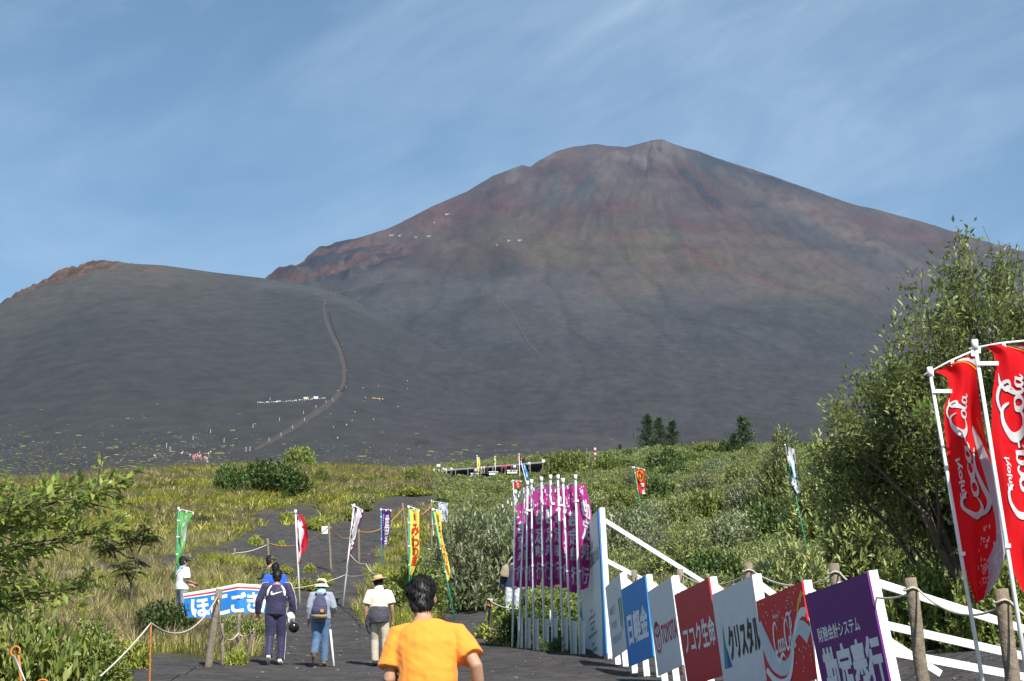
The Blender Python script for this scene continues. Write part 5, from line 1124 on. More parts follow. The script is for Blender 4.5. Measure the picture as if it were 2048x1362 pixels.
flag('pale lilac flag almost hidden by the willow shrub behind the yellow flags', (863, 1002), (866, 1060), 92, [(876,1005,896,1008),(877,1016,895,1018),(878,1028,896,1030),(878,1042,894,1044)], fabric('cloth_lilac', (0.55, 0.58, 0.72)),
     [('print', scrawl(7, 0.4, 0.7, 0.1, 0.9, 6, 0.2), M_fw, 0.02)], rp=0.022, arm=(862, 1002, 897, 1007), waves=(0.08, 1.0, 0.0), tabs=0)
p1 = Print(); p1.poly([(0.18, 0.10), (0.5, 0.04), (0.82, 0.10), (0.84, 0.30), (0.66, 0.46), (0.5, 0.52), (0.34, 0.46), (0.16, 0.30)]); p2 = Print(); p2.stroke([(0.28, 0.16), (0.45, 0.12), (0.52, 0.14)], 0.05, 3); p2.stroke([(0.40, 0.14), (0.36, 0.28), (0.46, 0.42)], 0.09, 4); p2.stroke([(0.56, 0.14), (0.6, 0.28), (0.54, 0.42)], 0.09, 4); p2.stroke([(0.7, 0.16), (0.74, 0.28), (0.62, 0.38)], 0.06, 4)
p3 = Print(); p3.poly([(0.45, 0.58), (0.9, 0.55), (0.85, 0.70), (0.6, 0.72)]); p3.poly([(0.5, 0.86), (0.9, 0.76), (0.9, 0.98), (0.5, 1.0)])
flag('red flag with a yellow shield emblem out on the hillside', (1268, 935), (1286, 1040), 105, [(1270,938,1289,940),(1271,950,1290,952),(1272,962,1290,964),(1274,975,1291,976),(1277,988,1293,988)], fabric('cloth_red2', (0.62, 0.03, 0.03)),
     [('emblem', p1, M_fyel, 0.03), ('emblem', p2, M_black2, 0.06), ('print', p3, M_fw, 0.03)], m_pole=M_gpole, rp=0.026, arm=(1261, 933, 1290, 939), waves=(0.08, 0.9, 0.3), tabs=2)
p1 = scrawl(9, 0.2, 0.8, 0.02, 0.98, 22, 0.26); p2 = scrawl(10, 0.2, 0.8, 0.02, 0.98, 16, 0.30); p3 = Print()
p3.stroke([(0.05, 0.02), (0.04, 0.3)], 0.06); p3.stroke([(0.97, 0.02), (0.97, 0.3)], 0.12); p3.stroke([(0.94, 0.75), (0.92, 0.92)], 0.1)
flag('leaning black and teal banner speckled white among the right-hand willows', (1570, 890), (1606, 1060), 40, [(1571,893,1588,896),(1574,915,1591,917),(1577,935,1593,938),(1580,955,1595,957),(1583,972,1598,972),(1590,988,1604,986)], fabric('cloth_dark_teal', (0.012, 0.05, 0.07)),
     [('print', p2, fabric('flag_teal', (0.05, 0.32, 0.50)), 0.01), ('print', p1, M_fw, 0.016), ('trim', p3, fabric('flag_pink', (0.70, 0.42, 0.38)), 0.02)], rp=0.009, m_pole=M_gpole, waves=(0.05, 1.0, 0.0), tabs=0)
flag('tiny red pennant sign just left of the magenta flag tops', (1026, 962), (1028, 1000), 120, [(1028,963,1042,963),(1028,968,1042,968),(1028,976,1042,976)], fabric('cloth_red3', (0.6, 0.03, 0.03)), [('lettering', scrawl(11, 0.3, 0.7, 0.3, 0.9, 3, 0.3), M_fw, 0.03)], rp=0.03, arm=(1020, 962, 1043, 962), tabs=0, waves=(0.03, 1, 0))
flag('small dark red pennant above the far blue streamer', (1038, 909), (1040, 962), 240, [(1038,910,1050,917),(1039,916,1049,921),(1039,922,1048,926)], fabric('cloth_maroon', (0.16, 0.02, 0.02)), [('emblem', scrawl(12, 0.3, 0.5, 0.3, 0.7, 2, 0.3), M_fw, 0.06)], rp=0.05, tabs=0, waves=(0.1, 1, 0))
flag('bright blue streamer hanging in front of the open hut', (1042, 924), (1062, 1000), 150, [(1042,926,1048,925),(1044,932,1051,932),(1047,940,1054,941),(1050,948,1057,949),(1052,958,1058,957)], fabric('cloth_blue', (0.02, 0.25, 0.62)), [('print', scrawl(13, 0.3, 0.7, 0.1, 0.9, 8, 0.25), M_fw, 0.04)], rp=0.03, tabs=0, waves=(0.05, 1, 0))
flag('tall yellow flag standing in front of the open hut', (954, 912), (956, 952), 322, [(954,914,959,914),(954,924,960,924),(955,934,960,934),(955,944,958,944)], M_fy, [], rp=0.06, tabs=0, waves=(0.15, 1, 0))
flag('small yellow flag above the hut roof', (990, 914), (991, 950), 326, [(988,916,991,918),(989,924,992,924),(988,930,991,931)], M_fy, [], rp=0.06, tabs=0, waves=(0.15, 1, 0))
# ------------------------------------------------------------------ people
def ball(mb, c, r, n=12, m=8):
    b = len(mb.v); c = Vector(c)
    for j in range(1, m):
        t = math.pi * j / m
        for i in range(n):
            a = 2 * math.pi * i / n; mb.v.append(tuple(c + Vector((r[0] * math.sin(t) * math.cos(a), r[1] * math.sin(t) * math.sin(a), r[2] * math.cos(t)))))
    mb.v.append(tuple(c + Vector((0, 0, r[2])))); mb.v.append(tuple(c - Vector((0, 0, r[2])))); T_, B_ = len(mb.v) - 2, len(mb.v) - 1
    for j in range(m - 2):
        for i in range(n): mb.f.append((b + j * n + i, b + (j + 1) * n + i, b + (j + 1) * n + (i + 1) % n, b + j * n + (i + 1) % n))
    for i in range(n): mb.f.append((T_, b + i, b + (i + 1) % n)); mb.f.append((B_, b + (m - 2) * n + (i + 1) % n, b + (m - 2) * n + i))
def fuse(mb, voxel, smooth=4, extra=None, wrinkle=0.0, wscale=14.0, seed=0):
    """weld overlapping shapes into one continuous skin"""
    me = pymesh('tmp', mb.v, mb.f); o = bpy.data.objects.new('tmp', me); col.objects.link(o)
    md = o.modifiers.new('r', 'REMESH'); md.mode = 'VOXEL'; md.voxel_size = voxel
    md = o.modifiers.new('s', 'SMOOTH'); md.iterations = smooth; md.factor = 0.5
    m2 = bpy.data.meshes.new_from_object(o.evaluated_get(bpy.context.evaluated_depsgraph_get()))
    bpy.data.objects.remove(o); bpy.data.meshes.remove(me)
    if wrinkle:
        n = len(m2.vertices); co = np.empty(n * 3, np.float32); m2.vertices.foreach_get('co', co); co = co.reshape(-1, 3); nn = np.empty(n * 3, np.float32); m2.vertices.foreach_get('normal', nn); nn = nn.reshape(-1, 3)
        q = fbm(co[:, 0] * wscale * 0.7 + co[:, 2] * wscale * 0.9 + seed, co[:, 1] * wscale * 0.7 - co[:, 2] * wscale * 0.5 + co[:, 0] * 5, 3, 7 + seed)
        co = co + nn * ((q - 0.5) * 2 * wrinkle)[:, None]; m2.vertices.foreach_set('co', co.ravel())
    m2.polygons.foreach_set('use_smooth', np.ones(len(m2.polygons), bool)); m2.update()
    if extra is not None and extra.v:
        bm = bmesh.new(); bm.from_mesh(m2); me2 = pymesh('x', extra.v, extra.f, True); bm.from_mesh(me2); bm.to_mesh(m2); bm.free(); bpy.data.meshes.remove(me2)
    return m2
M_skin = mat('skin', (0.42, 0.235, 0.15), 0.5, 0.08, 20, spec=0.35); M_hair = mat('hair_black', (0.012, 0.011, 0.011), 0.5, 0.15, 60, 0.0, 120, 0.3)
def cloth(name, c, rough=0.85, bump=0.35, noise=0.08): return mat(name, c, rough, noise, 9.0, bump, 9.0, 0.15, sheen=0.15)
BASE = dict(pel=(0, 0, .93), wai=(0, 0, 1.07), che=(0, 0, 1.27), nek=(0, 0, 1.43), hed=(0, .02, 1.575),
            shr=(.185, 0, 1.385), elr=(.25, -.02, 1.11), wrr=(.26, .05, .87), shl=(-.185, 0, 1.385), ell=(-.25, -.02, 1.11), wrl=(-.26, .05, .87),
            hir=(.092, 0, .91), knr=(.105, .03, .50), anr=(.105, -.03, .085), ter=(.12, .13, .035), hil=(-.092, 0, .91), knl=(-.105, .03, .50), anl=(-.105, -.03, .085), tel=(-.12, .13, .035))
def lerp(a, b, t): return Vector(a).lerp(Vector(b), t)
def hand(mb, fing, w, e, curl=0.5, side=1):
    w, e = Vector(w), Vector(e); d = (w - e).normalized(); x = Vector((0, 1, 0)) - d * d.y; x.normalize(); y = d.cross(x)
    mb.tube([w - d * 0.02, w + d * 0.03, w + d * 0.085], [(.026, .020), (.040, .018), (.038, .014)], 8)
    for i, L_ in enumerate((.068, .078, .073, .056)):
        b0 = w + d * 0.08 + x * (0.026 - 0.0175 * i); m1 = b0 + d * L_ * 0.5 + y * side * curl * 0.012; t1 = m1 + d * L_ * 0.42 * (1 - 0.5 * curl) + y * side * curl * 0.035
        fing.tube([b0 - d * 0.02, m1, t1], [.0095, .009, .0065], 6)
    b0 = w + d * 0.03 + x * 0.034; fing.tube([b0 - x * 0.01, b0 + d * 0.035 + x * 0.018, b0 + d * 0.062 + x * 0.016 + y * side * 0.01], [.011, .010, .0075], 6)
def hair_tufts(me, seed, n=1500):
    """short locks combed down over the scalp cap"""
    g = np.random.default_rng(seed); m = len(me.vertices); co = np.empty(m * 3, np.float32); me.vertices.foreach_get('co', co); co = co.reshape(-1, 3); nn = np.empty(m * 3, np.float32); me.vertices.foreach_get('normal', nn); nn = nn.reshape(-1, 3)
    ix = g.integers(0, m, n); p = co[ix]; nr = nn[ix]; d = np.array([0, -0.25, -1.0]) + g.normal(size=(n, 3)) * 0.22; d = unit(d - nr * np.sum(d * nr, 1, keepdims=True)); s_ = unit(np.cross(d, nr))
    L_ = g.uniform(.025, .055, n)[:, None]; w_ = .004
    V_ = np.stack([p - s_ * w_, p + s_ * w_, p + d * L_ * .6 + nr * .003 + s_ * w_ * .7, p + d * L_ * .6 + nr * .003 - s_ * w_ * .7, p + d * L_ + nr * .001], 1).reshape(-1, 3); b_ = np.arange(n)[:, None] * 5
    bm = bmesh.new(); bm.from_mesh(me); t_ = pymesh('t', V_, [tuple(q) for q in (b_ + np.array([[0, 1, 2, 3]]))] + [tuple(q) for q in (b_ + np.array([[3, 2, 4]]))]); bm.from_mesh(t_); bm.to_mesh(me); bm.free(); bpy.data.meshes.remove(t_); return me
OB = {}
def person(label, pos, rz, height, J, top, legs, shoe, sleeve=0.42, top_len=0.86, loose=1.0, hair=True, voxel=0.013, hat=None, skin=None, vox_g=0.013, wrinkle=0.006, hem_tuck=None, neckline=0.93, leg_loose=1.0, shoulder=1.0):
    """one figure: a continuous skin from head to feet, clothes and hair as parts"""
    j = dict(BASE); j.update(J); j = {k: Vector(v) for k, v in j.items()}
    e = empty('person', pos, rz); s = height / 1.70; e.scale = (s, s, s)
    up = (j['nek'] - j['pel']); tl = lambda t: j['pel'].lerp(j['wai'], t * 3) if t < 1/3 else (j['wai'].lerp(j['che'], t * 3 - 1) if t < 2/3 else j['che'].lerp(j['nek'], t * 3 - 2))
    mb = MB(); fg = MB()
    mb.tube([j['pel'] - Vector((0, 0, .07)), j['pel'], j['wai'], j['che'], j['che'].lerp(j['nek'], 0.6), j['nek'] + Vector((0, 0, 0.0))], [(.15, .10), (.165, .115), (.14, .10), (.17, .115), (.15, .09), (.065, .06)], 16)
    nd = (j['hed'] - j['nek']).normalized(); mb.tube([j['nek'] - nd * 0.04, j['nek'] + nd * 0.03, j['hed'] - nd * 0.03], [.066, .056, .052], 12)
    h = j['hed']; ball(mb, h + Vector((0, -.012, .02)), (.076, .092, .098)); ball(mb, h + Vector((0, .030, -.04)), (.056, .062, .072)); ball(mb, h + Vector((0, .095, -.015)), (.012, .018, .02), 8, 6)
    for sx in (-1, 1): ball(mb, h + Vector((sx * .078, -.008, -.012)), (.013, .022, .034), 8, 6)
    for S in 'rl':
        sd = 1 if S == 'r' else -1
        mb.tube([j['sh' + S] + Vector((-sd * .05, 0, .0)), j['sh' + S], lerp(j['sh' + S], j['el' + S], .35), j['el' + S], lerp(j['el' + S], j['wr' + S], .3), j['wr' + S]], [.052, .055, .048, .038, .040, .026], 10)
        hand(mb, fg, j['wr' + S], j['el' + S], 0.7, sd)
        mb.tube([j['hi' + S] + Vector((0, 0, .03)), lerp(j['hi' + S], j['kn' + S], .4), j['kn' + S], lerp(j['kn' + S], j['an' + S], .3), j['an' + S]], [.088, .080, .056, .056, .036], 12)
        mb.tube([lerp(j['an' + S], j['te' + S], -.30), lerp(j['an' + S], j['te' + S], .4), j['te' + S]], [(.035, .035), (.040, .030), (.036, .018)], 8)
    link('body', fuse(mb, voxel, 3, fg), skin or M_skin, e)
    # upper garment
    gb = MB(); l_ = loose; hem = tl(1 - top_len) if top_len <= 1 else j['pel'] - Vector((0, 0, (top_len - 1) * 0.5))
    ncap = j['nek'] + (j['che'] - j['nek']) * (1 - neckline)
    gb.tube([hem, hem.lerp(j['wai'], 0.5), j['wai'] + Vector((0, 0, .04)), j['che'], j['che'].lerp(j['nek'], 0.45), j['che'].lerp(j['nek'], 0.80), ncap],
            [(.178 * l_, .130 * l_), (.174 * l_, .128 * l_), (.166 * l_, .122 * l_), (.186 * l_, .130 * l_), (.180 * shoulder, .118), (.135 * shoulder, .095), (.070, .066)], 20)
    for S in 'rl':
        sd = 1 if S == 'r' else -1; A, B_, C_ = j['sh' + S], j['el' + S], j['wr' + S]
        if sleeve <= 0.5: pts = [A + Vector((-sd * .08, 0, .015)), A + Vector((-sd * .005, 0, .004)), A.lerp(B_, sleeve), A.lerp(B_, sleeve * 2)]; rr = [.060, .064 * l_, .072 * l_, .078 * l_]
        else: pts = [A + Vector((-sd * .08, 0, .015)), A + Vector((-sd * .005, 0, .004)), A.lerp(B_, .5), B_, B_.lerp(C_, .5), B_.lerp(C_, .96)]; rr = [.065, .074 * l_, .068 * l_, .060 * l_, .056 * l_, .048 * l_]
        gb.tube(pts, rr, 14)
    tm = fuse(gb, vox_g, 3, None, wrinkle, 13, 1); OB[tm.name] = link('top', tm, top, e)
    # legwear
    lb = MB(); lb.tube([j['pel'] - Vector((0, 0, .06)), j['pel'] + Vector((0, 0, .03)), j['pel'].lerp(j['wai'], .7)], [(.165, .118), (.176, .124), (.155, .112)], 16)
    for S in 'rl':
        lb.tube([j['hi' + S] + Vector((0, 0, .03)), lerp(j['hi' + S], j['kn' + S], .45), j['kn' + S], lerp(j['kn' + S], j['an' + S], .5), lerp(j['kn' + S], j['an' + S], .97)], [.098 * leg_loose, .090 * leg_loose, .074 * leg_loose, .070 * leg_loose, .066 * leg_loose], 14)
    lm = fuse(lb, vox_g, 3, None, wrinkle, 11, 4); OB[lm.name] = link('trousers', lm, legs, e)
    for S in 'rl':
        sb = MB(); d = (j['te' + S] - j['an' + S]); d0 = d.normalized()
        sb.tube([j['an' + S] - d * 0.45 + Vector((0, 0, -.02)), j['an' + S] + Vector((0, 0, -.03)), j['an' + S] + d * .6, j['te' + S] + d0 * 0.02], [(.038, .040), (.044, .046), (.046, .034), (.036, .018)], 10); link('shoe', fuse(sb, 0.010, 2), shoe, e)
    if hair:
        hb_ = MB(); ball(hb_, h + Vector((0, -.018, .034)), (.086, .098, .100), 16, 10); ball(hb_, h + Vector((0, -.045, -.03)), (.070, .062, .068), 14, 8); link('hair', hair_tufts(fuse(hb_, 0.008, 1, None, 0.010, 38, 3), 3), M_hair, e)
    tag(e, label, 'person'); return e, j, tm, lm
def drape(e, name, tm, polys, m, lift=0.004, face=-1, cell=0.02):
    """print or stitched shapes laid on a garment's back (face -1) or front"""
    bv = BVHTree.FromPolygons([v.co[:] for v in tm.vertices], [p.vertices[:] for p in tm.polygons]); pr = Print()
    for p in polys: pr.stroke(*p) if isinstance(p, tuple) else pr.poly(p)
    def fm(x, z):
        hit_ = bv.ray_cast(Vector((x, face * 1.0, z)), Vector((0, -face, 0)))
        if hit_[0] is None:
            q = bv.find_nearest(Vector((x, face * 0.2, z))); return q[0] + q[1] * lift
        return hit_[0] + Vector((0, face * lift, 0))
    return pr.build(name, m, OB[tm.name], fm, cell)
def band(e, name, tm, pts, w, m, lift=0.005, n=6):
    """stripe following 3-D points pulled onto the garment surface"""
    bv = BVHTree.FromPolygons([v.co[:] for v in tm.vertices], [p.vertices[:] for p in tm.polygons]); q = []
    pts = [Vector(p) for p in pts]
    for i in range(len(pts) - 1):
        for k in range(n): q.append(pts[i].lerp(pts[i + 1], k / n))
    q.append(pts[-1]); V_ = []; 
    for i, p in enumerate(q):
        c, nn, _, _ = bv.find_nearest(p); d = (q[min(i + 1, len(q) - 1)] - q[max(i - 1, 0)]).normalized(); s_ = d.cross(nn).normalized()
        for k in (-1, 0, 1):
            c2, n2, _, _ = bv.find_nearest(c + s_ * k * w / 2); V_.append(c2 + n2 * lift)
    F_ = [(i * 3 + k, i * 3 + k + 1, i * 3 + k + 4, i * 3 + k + 3) for i in range(len(q) - 1) for k in (0, 1)]
    link(name, pymesh(name, V_, F_, True), m, OB[tm.name])
def feet(px_, py_): return hit(px_, py_)

# runner in orange, closest to the camera
p0 = P(851, 1720, 10.25); p0.z = hz(p0.x, p0.y)
JO = dict(pel=(0.0, -.05, .83), wai=(0.005, -.03, .98), che=(0.0, .02, 1.16), nek=(-.035, .09, 1.325), hed=(-.045, .14, 1.470), shr=(.172, .05, 1.250), elr=(.288, -.07, 1.055), wrr=(.305, .05, .82), shl=(-.185, .07, 1.245), ell=(-.225, .01, .975), wrl=(-.12, .22, .985),
          hir=(.092, -.03, .81), hil=(-.092, -.03, .81), knr=(.10, .25, .52), anr=(.10, .06, .22), ter=(.11, .2, .13), knl=(-.10, .08, .44), anl=(-.10, -.12, .085), tel=(-.11, .04, .035))
e, j, tm, lm = person('man in a bright orange T-shirt with short black hair, seen from behind, closest', p0, 0.0, 1.63, JO, cloth('orange_cotton', (0.86, 0.275, 0.035), 0.8, 0.55), cloth('navy_shorts', (0.03, 0.035, 0.06)), cloth('shoe_white', (0.6, 0.6, 0.58)), sleeve=0.37, top_len=1.0, loose=1.04, voxel=0.010, vox_g=0.009, wrinkle=0.009, shoulder=1.02)
# tracksuit man
M_track = cloth('tracksuit_navy', (0.028, 0.026, 0.060), 0.55, 0.5); M_tw = cloth('tracksuit_white', (0.75, 0.75, 0.76))
def stripes(m, sc, k):
    t = m.node_tree; b_ = t.nodes['Principled BSDF']; wv = N(t, 'ShaderNodeTexWave'); wv.inputs['Scale'].default_value = sc; tc_ = N(t, 'ShaderNodeTexCoord'); t.links.new(tc_.outputs['Object'], wv.inputs['Vector'])
    rm = N(t, 'ShaderNodeMapRange'); rm.inputs[1].default_value = 0.9; rm.inputs[2].default_value = 1.0; rm.inputs[3].default_value = 1.0; rm.inputs[4].default_value = k; t.links.new(wv.outputs['Fac'], rm.inputs[0])
    ml = N(t, 'ShaderNodeMix', data_type='RGBA', blend_type='MULTIPLY'); ml.inputs[0].default_value = 1; src = b_.inputs['Base Color'].links[0].from_socket; t.links.new(src, ml.inputs[6]); t.links.new(rm.outputs[0], ml.inputs[7]); t.links.new(ml.outputs[2], b_.inputs['Base Color'])
stripes(M_track, 10.0, 2.6)
p0 = hit(549, 1331); kpx = p0.y / FPX
JT = dict(shr=(.20, 0, 1.39), elr=(.29, -.04, 1.12), wrr=(.30, .04, .89), shl=(-.20, 0, 1.39), ell=(-.31, -.03, 1.12), wrl=(-.33, .06, .90), knr=(.10, .06, .50), anr=(.10, .0, .085), ter=(.12, .16, .035), knl=(-.09, .0, .50), anl=(-.10, -.16, .13), tel=(-.11, -.02, .035), hed=(0, .035, 1.57))
e, j, tm, lm = person('man in a navy tracksuit with white stripes carrying a black helmet', p0, 0.05, 192 * kpx * 0.985, JT, M_track, M_track, cloth('shoe_cream', (0.62, 0.58, 0.46)), sleeve=0.9, top_len=1.10, loose=1.12, leg_loose=1.12, wrinkle=0.008)
drape(e, 'emblem', tm, [[(-.10, 1.245), (-.085, 1.225), (-.05, 1.225), (.105, 1.285), (.11, 1.292), (-.04, 1.258), (-.065, 1.262), (-.07, 1.285), (-.062, 1.30), (-.09, 1.285)]], M_tw, 0.006)
drape(e, 'stripe', tm, [([(-.085, 1.40), (-.135, 1.33), (-.16, 1.22)], [.02, .035, .03], 6), ([(.085, 1.40), (.135, 1.33), (.155, 1.22)], [.02, .035, .03], 6)], M_tw, 0.006)
for sd, S in ((1, 'r'), (-1, 'l')):
    A, B_, C_ = j['sh' + S], j['el' + S], j['wr' + S]; o2 = Vector((sd * .09, -.02, 0)); band(e, 'stripe', tm, [A + Vector((-sd * .06, -.02, .09)), A + Vector((sd * .04, -.03, .08)), A.lerp(B_, .5) + o2, B_ + o2, B_.lerp(C_, .6) + o2], .026, M_tw)
    H_, K_, N_ = j['hi' + S], j['kn' + S], j['an' + S]; o2 = Vector((sd * .14, -.03, 0)); band(e, 'stripe', lm, [H_ + o2, H_.lerp(K_, .5) + o2, K_ + o2, K_.lerp(N_, .5) + o2, N_ + o2], .030, M_tw)
    band(e, 'stripe', tm, [Vector((sd * .2, -.04, 1.22)), Vector((sd * .21, -.04, 1.05)), Vector((sd * .22, -.04, .88))], .022, M_tw)
wr = Matrix.Rotation(0.05, 4, 'Z') @ Vector(j['wrr']) * (e.scale[0]) + p0
he = empty('helmet', wr + Vector((0.02, -.02, -.22))); mb = MB(); ball(mb, (0, 0, 0), (.098, .105, .098), 16, 10); link('shell', fuse(mb, 0.01, 2), mat('gloss_black', (0.012, 0.012, 0.013), 0.12, spec=0.6), he)
mb = MB(); mb.tube([(-.01, -.0, .08), (0, -.01, .15), (.01, 0, .19)], [.012, .010, .010], 6); mb.build('strap', M_tw, he, True); tag(he, 'glossy black helmet hanging from the tracksuit man\'s hand', 'helmet')
wc = empty('folded_white_hat', wr + Vector((-.035, -.05, -.035))); mb = MB(); ball(mb, (0, 0, 0), (.068, .075, .085), 14, 9); link('crown', fuse(mb, 0.009, 2, None, .006, 20, 2), M_tw, wc); mb = MB(); mb.tube([(-.02, -.02, -.07), (-.03, -.06, -.085), (-.02, -.10, -.08)], [(.05, .012), (.05, .008), (.03, .006)], 10); mb.build('brim', M_tw, wc, True); tag(wc, 'white cap held together with the black helmet', 'cap')
# backpacker
p0 = hit(639, 1334); kpx = p0.y / FPX
JB = dict(shr=(.165, .0, 1.36), elr=(.25, -.03, 1.13), wrr=(.23, .10, 1.05), shl=(-.165, 0, 1.36), ell=(-.215, -.04, 1.12), wrl=(-.23, .03, .90), knr=(.085, .05, .50), anr=(.09, .02, .085), ter=(.10, .17, .035), knl=(-.075, .0, .50), anl=(-.085, -.22, .22), tel=(-.085, -.17, .07), hed=(0, .03, 1.555))
e, j, tm, lm = person('walker in a cream sun hat and jeans with a navy backpack', p0, 0.0, 175 * kpx * 1.0, JB, cloth('shirt_grey_blue', (0.27, 0.30, 0.37)), cloth('denim', (0.075, 0.14, 0.24), 0.8, 0.4, 0.25), cloth('boot_brown', (0.16, 0.10, 0.06)), sleeve=0.9, top_len=1.05, loose=1.10, wrinkle=0.008)
M_cream = cloth('hat_cream', (0.66, 0.56, 0.40)); h = j['hed']
mb = MB(); mb.tube([h + Vector((0, 0, .0)), h + Vector((0, 0, .06)), h + Vector((0, 0, .115)), h + Vector((0, 0, .13))], [(.100, .112), (.098, .108), (.088, .096), (.055, .06)], 18); mb.tube([h + Vector((0, 0, .03)), h + Vector((0, 0, -.035))], [(.104, .115), (.145, .155)], 18, False); link('sun_hat', pymesh('sun_hat', mb.v, mb.f, True), M_cream, e)
mb = MB(); mb.tube([j['nek'] + Vector((0, 0, -.03)), j['nek'] + Vector((0, 0, .02)), j['nek'] + Vector((0, 0, .075))], [(.10, .10), (.092, .094), (.076, .082)], 14); link('neck_towel', fuse(mb, .011, 2, None, .006, 20), cloth('mint_towel', (0.36, 0.66, 0.68)), e)
bpk = empty('backpack', p0 + Vector((0, -0.165, 1.13)) * 1.0); M_bp = cloth('backpack_navy', (0.06, 0.06, 0.115), 0.7); k_ = e.scale[0]; bpk.scale = (k_, k_, k_); bpk.location = p0 + Vector((0.0, -0.185, 1.14)) * k_
mb = MB(); mb.tube([(0, 0, -.22), (0, -.02, -.16), (0, -.03, -.02), (0, 0.0, .14), (0, .03, .235)], [(.13, .06), (.155, .085), (.15, .09), (.105, .07), (.05, .03)], 18); link('bag', fuse(mb, .012, 3, None, .006, 16, 5), M_bp, bpk)
mb = MB(); mb.tube([(0, -.02, -.245), (0, -.025, -.19), (0, -.028, -.165)], [(.135, .070), (.157, .090), (.158, .091)], 18); link('base', pymesh('base', mb.v, mb.f, True), cloth('leather_tan', (0.36, 0.25, 0.13)), bpk)
mb = MB(); mb.tube([(0, -.075, -.155), (0, -.085, -.09), (0, -.085, -.03)], [(.125, .035), (.13, .045), (.115, .035)], 14); link('pocket', fuse(mb, .010, 2), M_bp, bpk)
mb = MB(); mb.tube([(.055, -.128, -.10), (.055, -.134, -.10)], [.034, .034], 16); mb.build('patch', cloth('patch_orange', (0.52, 0.22, 0.08)), bpk)
for sx in (-1, 1): mb = MB(); mb.tube([(sx * .05, .03, .21), (sx * .10, .08, .25), (sx * .13, .19, .22), (sx * .14, .24, .12)], [(.022, .007)] * 4, 8); mb.build('strap', M_bp, bpk, True)
mb = MB(); mb.bar((-.03, -.075, .12), (.03, -.08, .06), .02, .008); mb.build('buckle', cloth('strap_brown', (0.25, 0.12, 0.06)), bpk); tag(bpk, 'navy daypack with a tan base and orange patch on the walker\'s back', 'backpack')
st = empty('walking_stick', P(668, 1330, p0.y - 0.15)); q = P(658, 1236, p0.y + 0.05) - st.location; mb = MB(); mb.tube([(0, 0, -0.02), q * 0.75], .018, 8); mb.build('shaft', M_white, st, True); mb = MB(); mb.tube([q * 0.75, q * 1.15], .016, 8); mb.build('grip', mat('grip_grey', (0.16, 0.17, 0.20), 0.6), st, True); tag(st, 'white walking stick held by the walker in the sun hat', 'stick')
# man in the straw hat
p0 = hit(756, 1333); kpx = p0.y / FPX
JH = dict(shr=(.185, 0, 1.36), elr=(.245, -.03, 1.10), wrr=(.25, .06, .88), shl=(-.185, 0, 1.36), ell=(-.235, -.03, 1.09), wrl=(-.25, .03, .85), knr=(.13, .02, .50), anr=(.16, -.10, .10), ter=(.17, .04, .04), knl=(-.08, .10, .50), anl=(-.06, .06, .085), tel=(-.07, .20, .035), hed=(-.02, .04, 1.555), nek=(-.01, .01, 1.425))
e, j, tm, lm = person('man in a straw hat and cream shirt, dark jacket tied at the waist', p0, 0.0, 180 * kpx, JH, cloth('shirt_cream', (0.78, 0.68, 0.52)), cloth('trousers_khaki', (0.46, 0.40, 0.31)), cloth('shoe_dark', (0.03, 0.03, 0.03)), sleeve=0.40, top_len=0.93, loose=1.12, leg_loose=1.05)
h = j['hed']; M_straw = mat('straw', (0.58, 0.40, 0.20), 0.8, 0.2, 60, 0.5, 120); tl_ = Matrix.Rotation(R(-14), 3, 'Y'); mb = MB(); mb.tube([(0, 0, -.006), (0, 0, .0), (0, 0, .012)], [(.165, .185), (.175, .195), (.170, .19)], 24); mb.tube([(0, 0, .0), (0, 0, .05), (0, 0, .085), (0, 0, .078)], [(.098, .112), (.092, .104), (.080, .09), (.03, .03)], 20)
hm_ = pymesh('straw_hat', [tl_ @ Vector(v) + h + Vector((-.005, 0, .055)) for v in mb.v], mb.f, True); sh_ = link('straw_hat', hm_, M_straw, e)
mb = MB(); mb.tube([(0, 0, .008), (0, 0, .030)], [(.101, .115), (.099, .112)], 20, False); link('hat_band', pymesh('hat_band', [tl_ @ Vector(v) + h + Vector((-.005, 0, .055)) for v in mb.v], mb.f, True), cloth('band_brown', (0.20, 0.12, 0.07)), sh_)
mb = MB(); mb.tube([j['nek'] + Vector((0, 0, -.03)), j['nek'] + Vector((0, 0, .03)), j['nek'] + Vector((0, 0, .075))], [(.100, .100), (.092, .092), (.074, .080)], 14); link('neck_towel', fuse(mb, .011, 2, None, .006, 20), cloth('white_towel', (0.76, 0.77, 0.78)), e)
M_jk = cloth('jacket_charcoal', (0.055, 0.052, 0.068), 0.6, 0.8); mb = MB(); mb.tube([(0.01, -.02, .80), (.0, -.02, .90), (0, -.01, 1.03), (0, -.01, 1.11)], [(.195, .15), (.215, .165), (.20, .15), (.178, .132)], 22); mb.tube([(-.17, -.06, .95), (-.19, -.03, .75), (-.16, .0, .60)], [(.06, .05), (.055, .045), (.03, .03)], 10)
link('waist_jacket', fuse(mb, .012, 2, None, .014, 11, 8), M_jk, e)
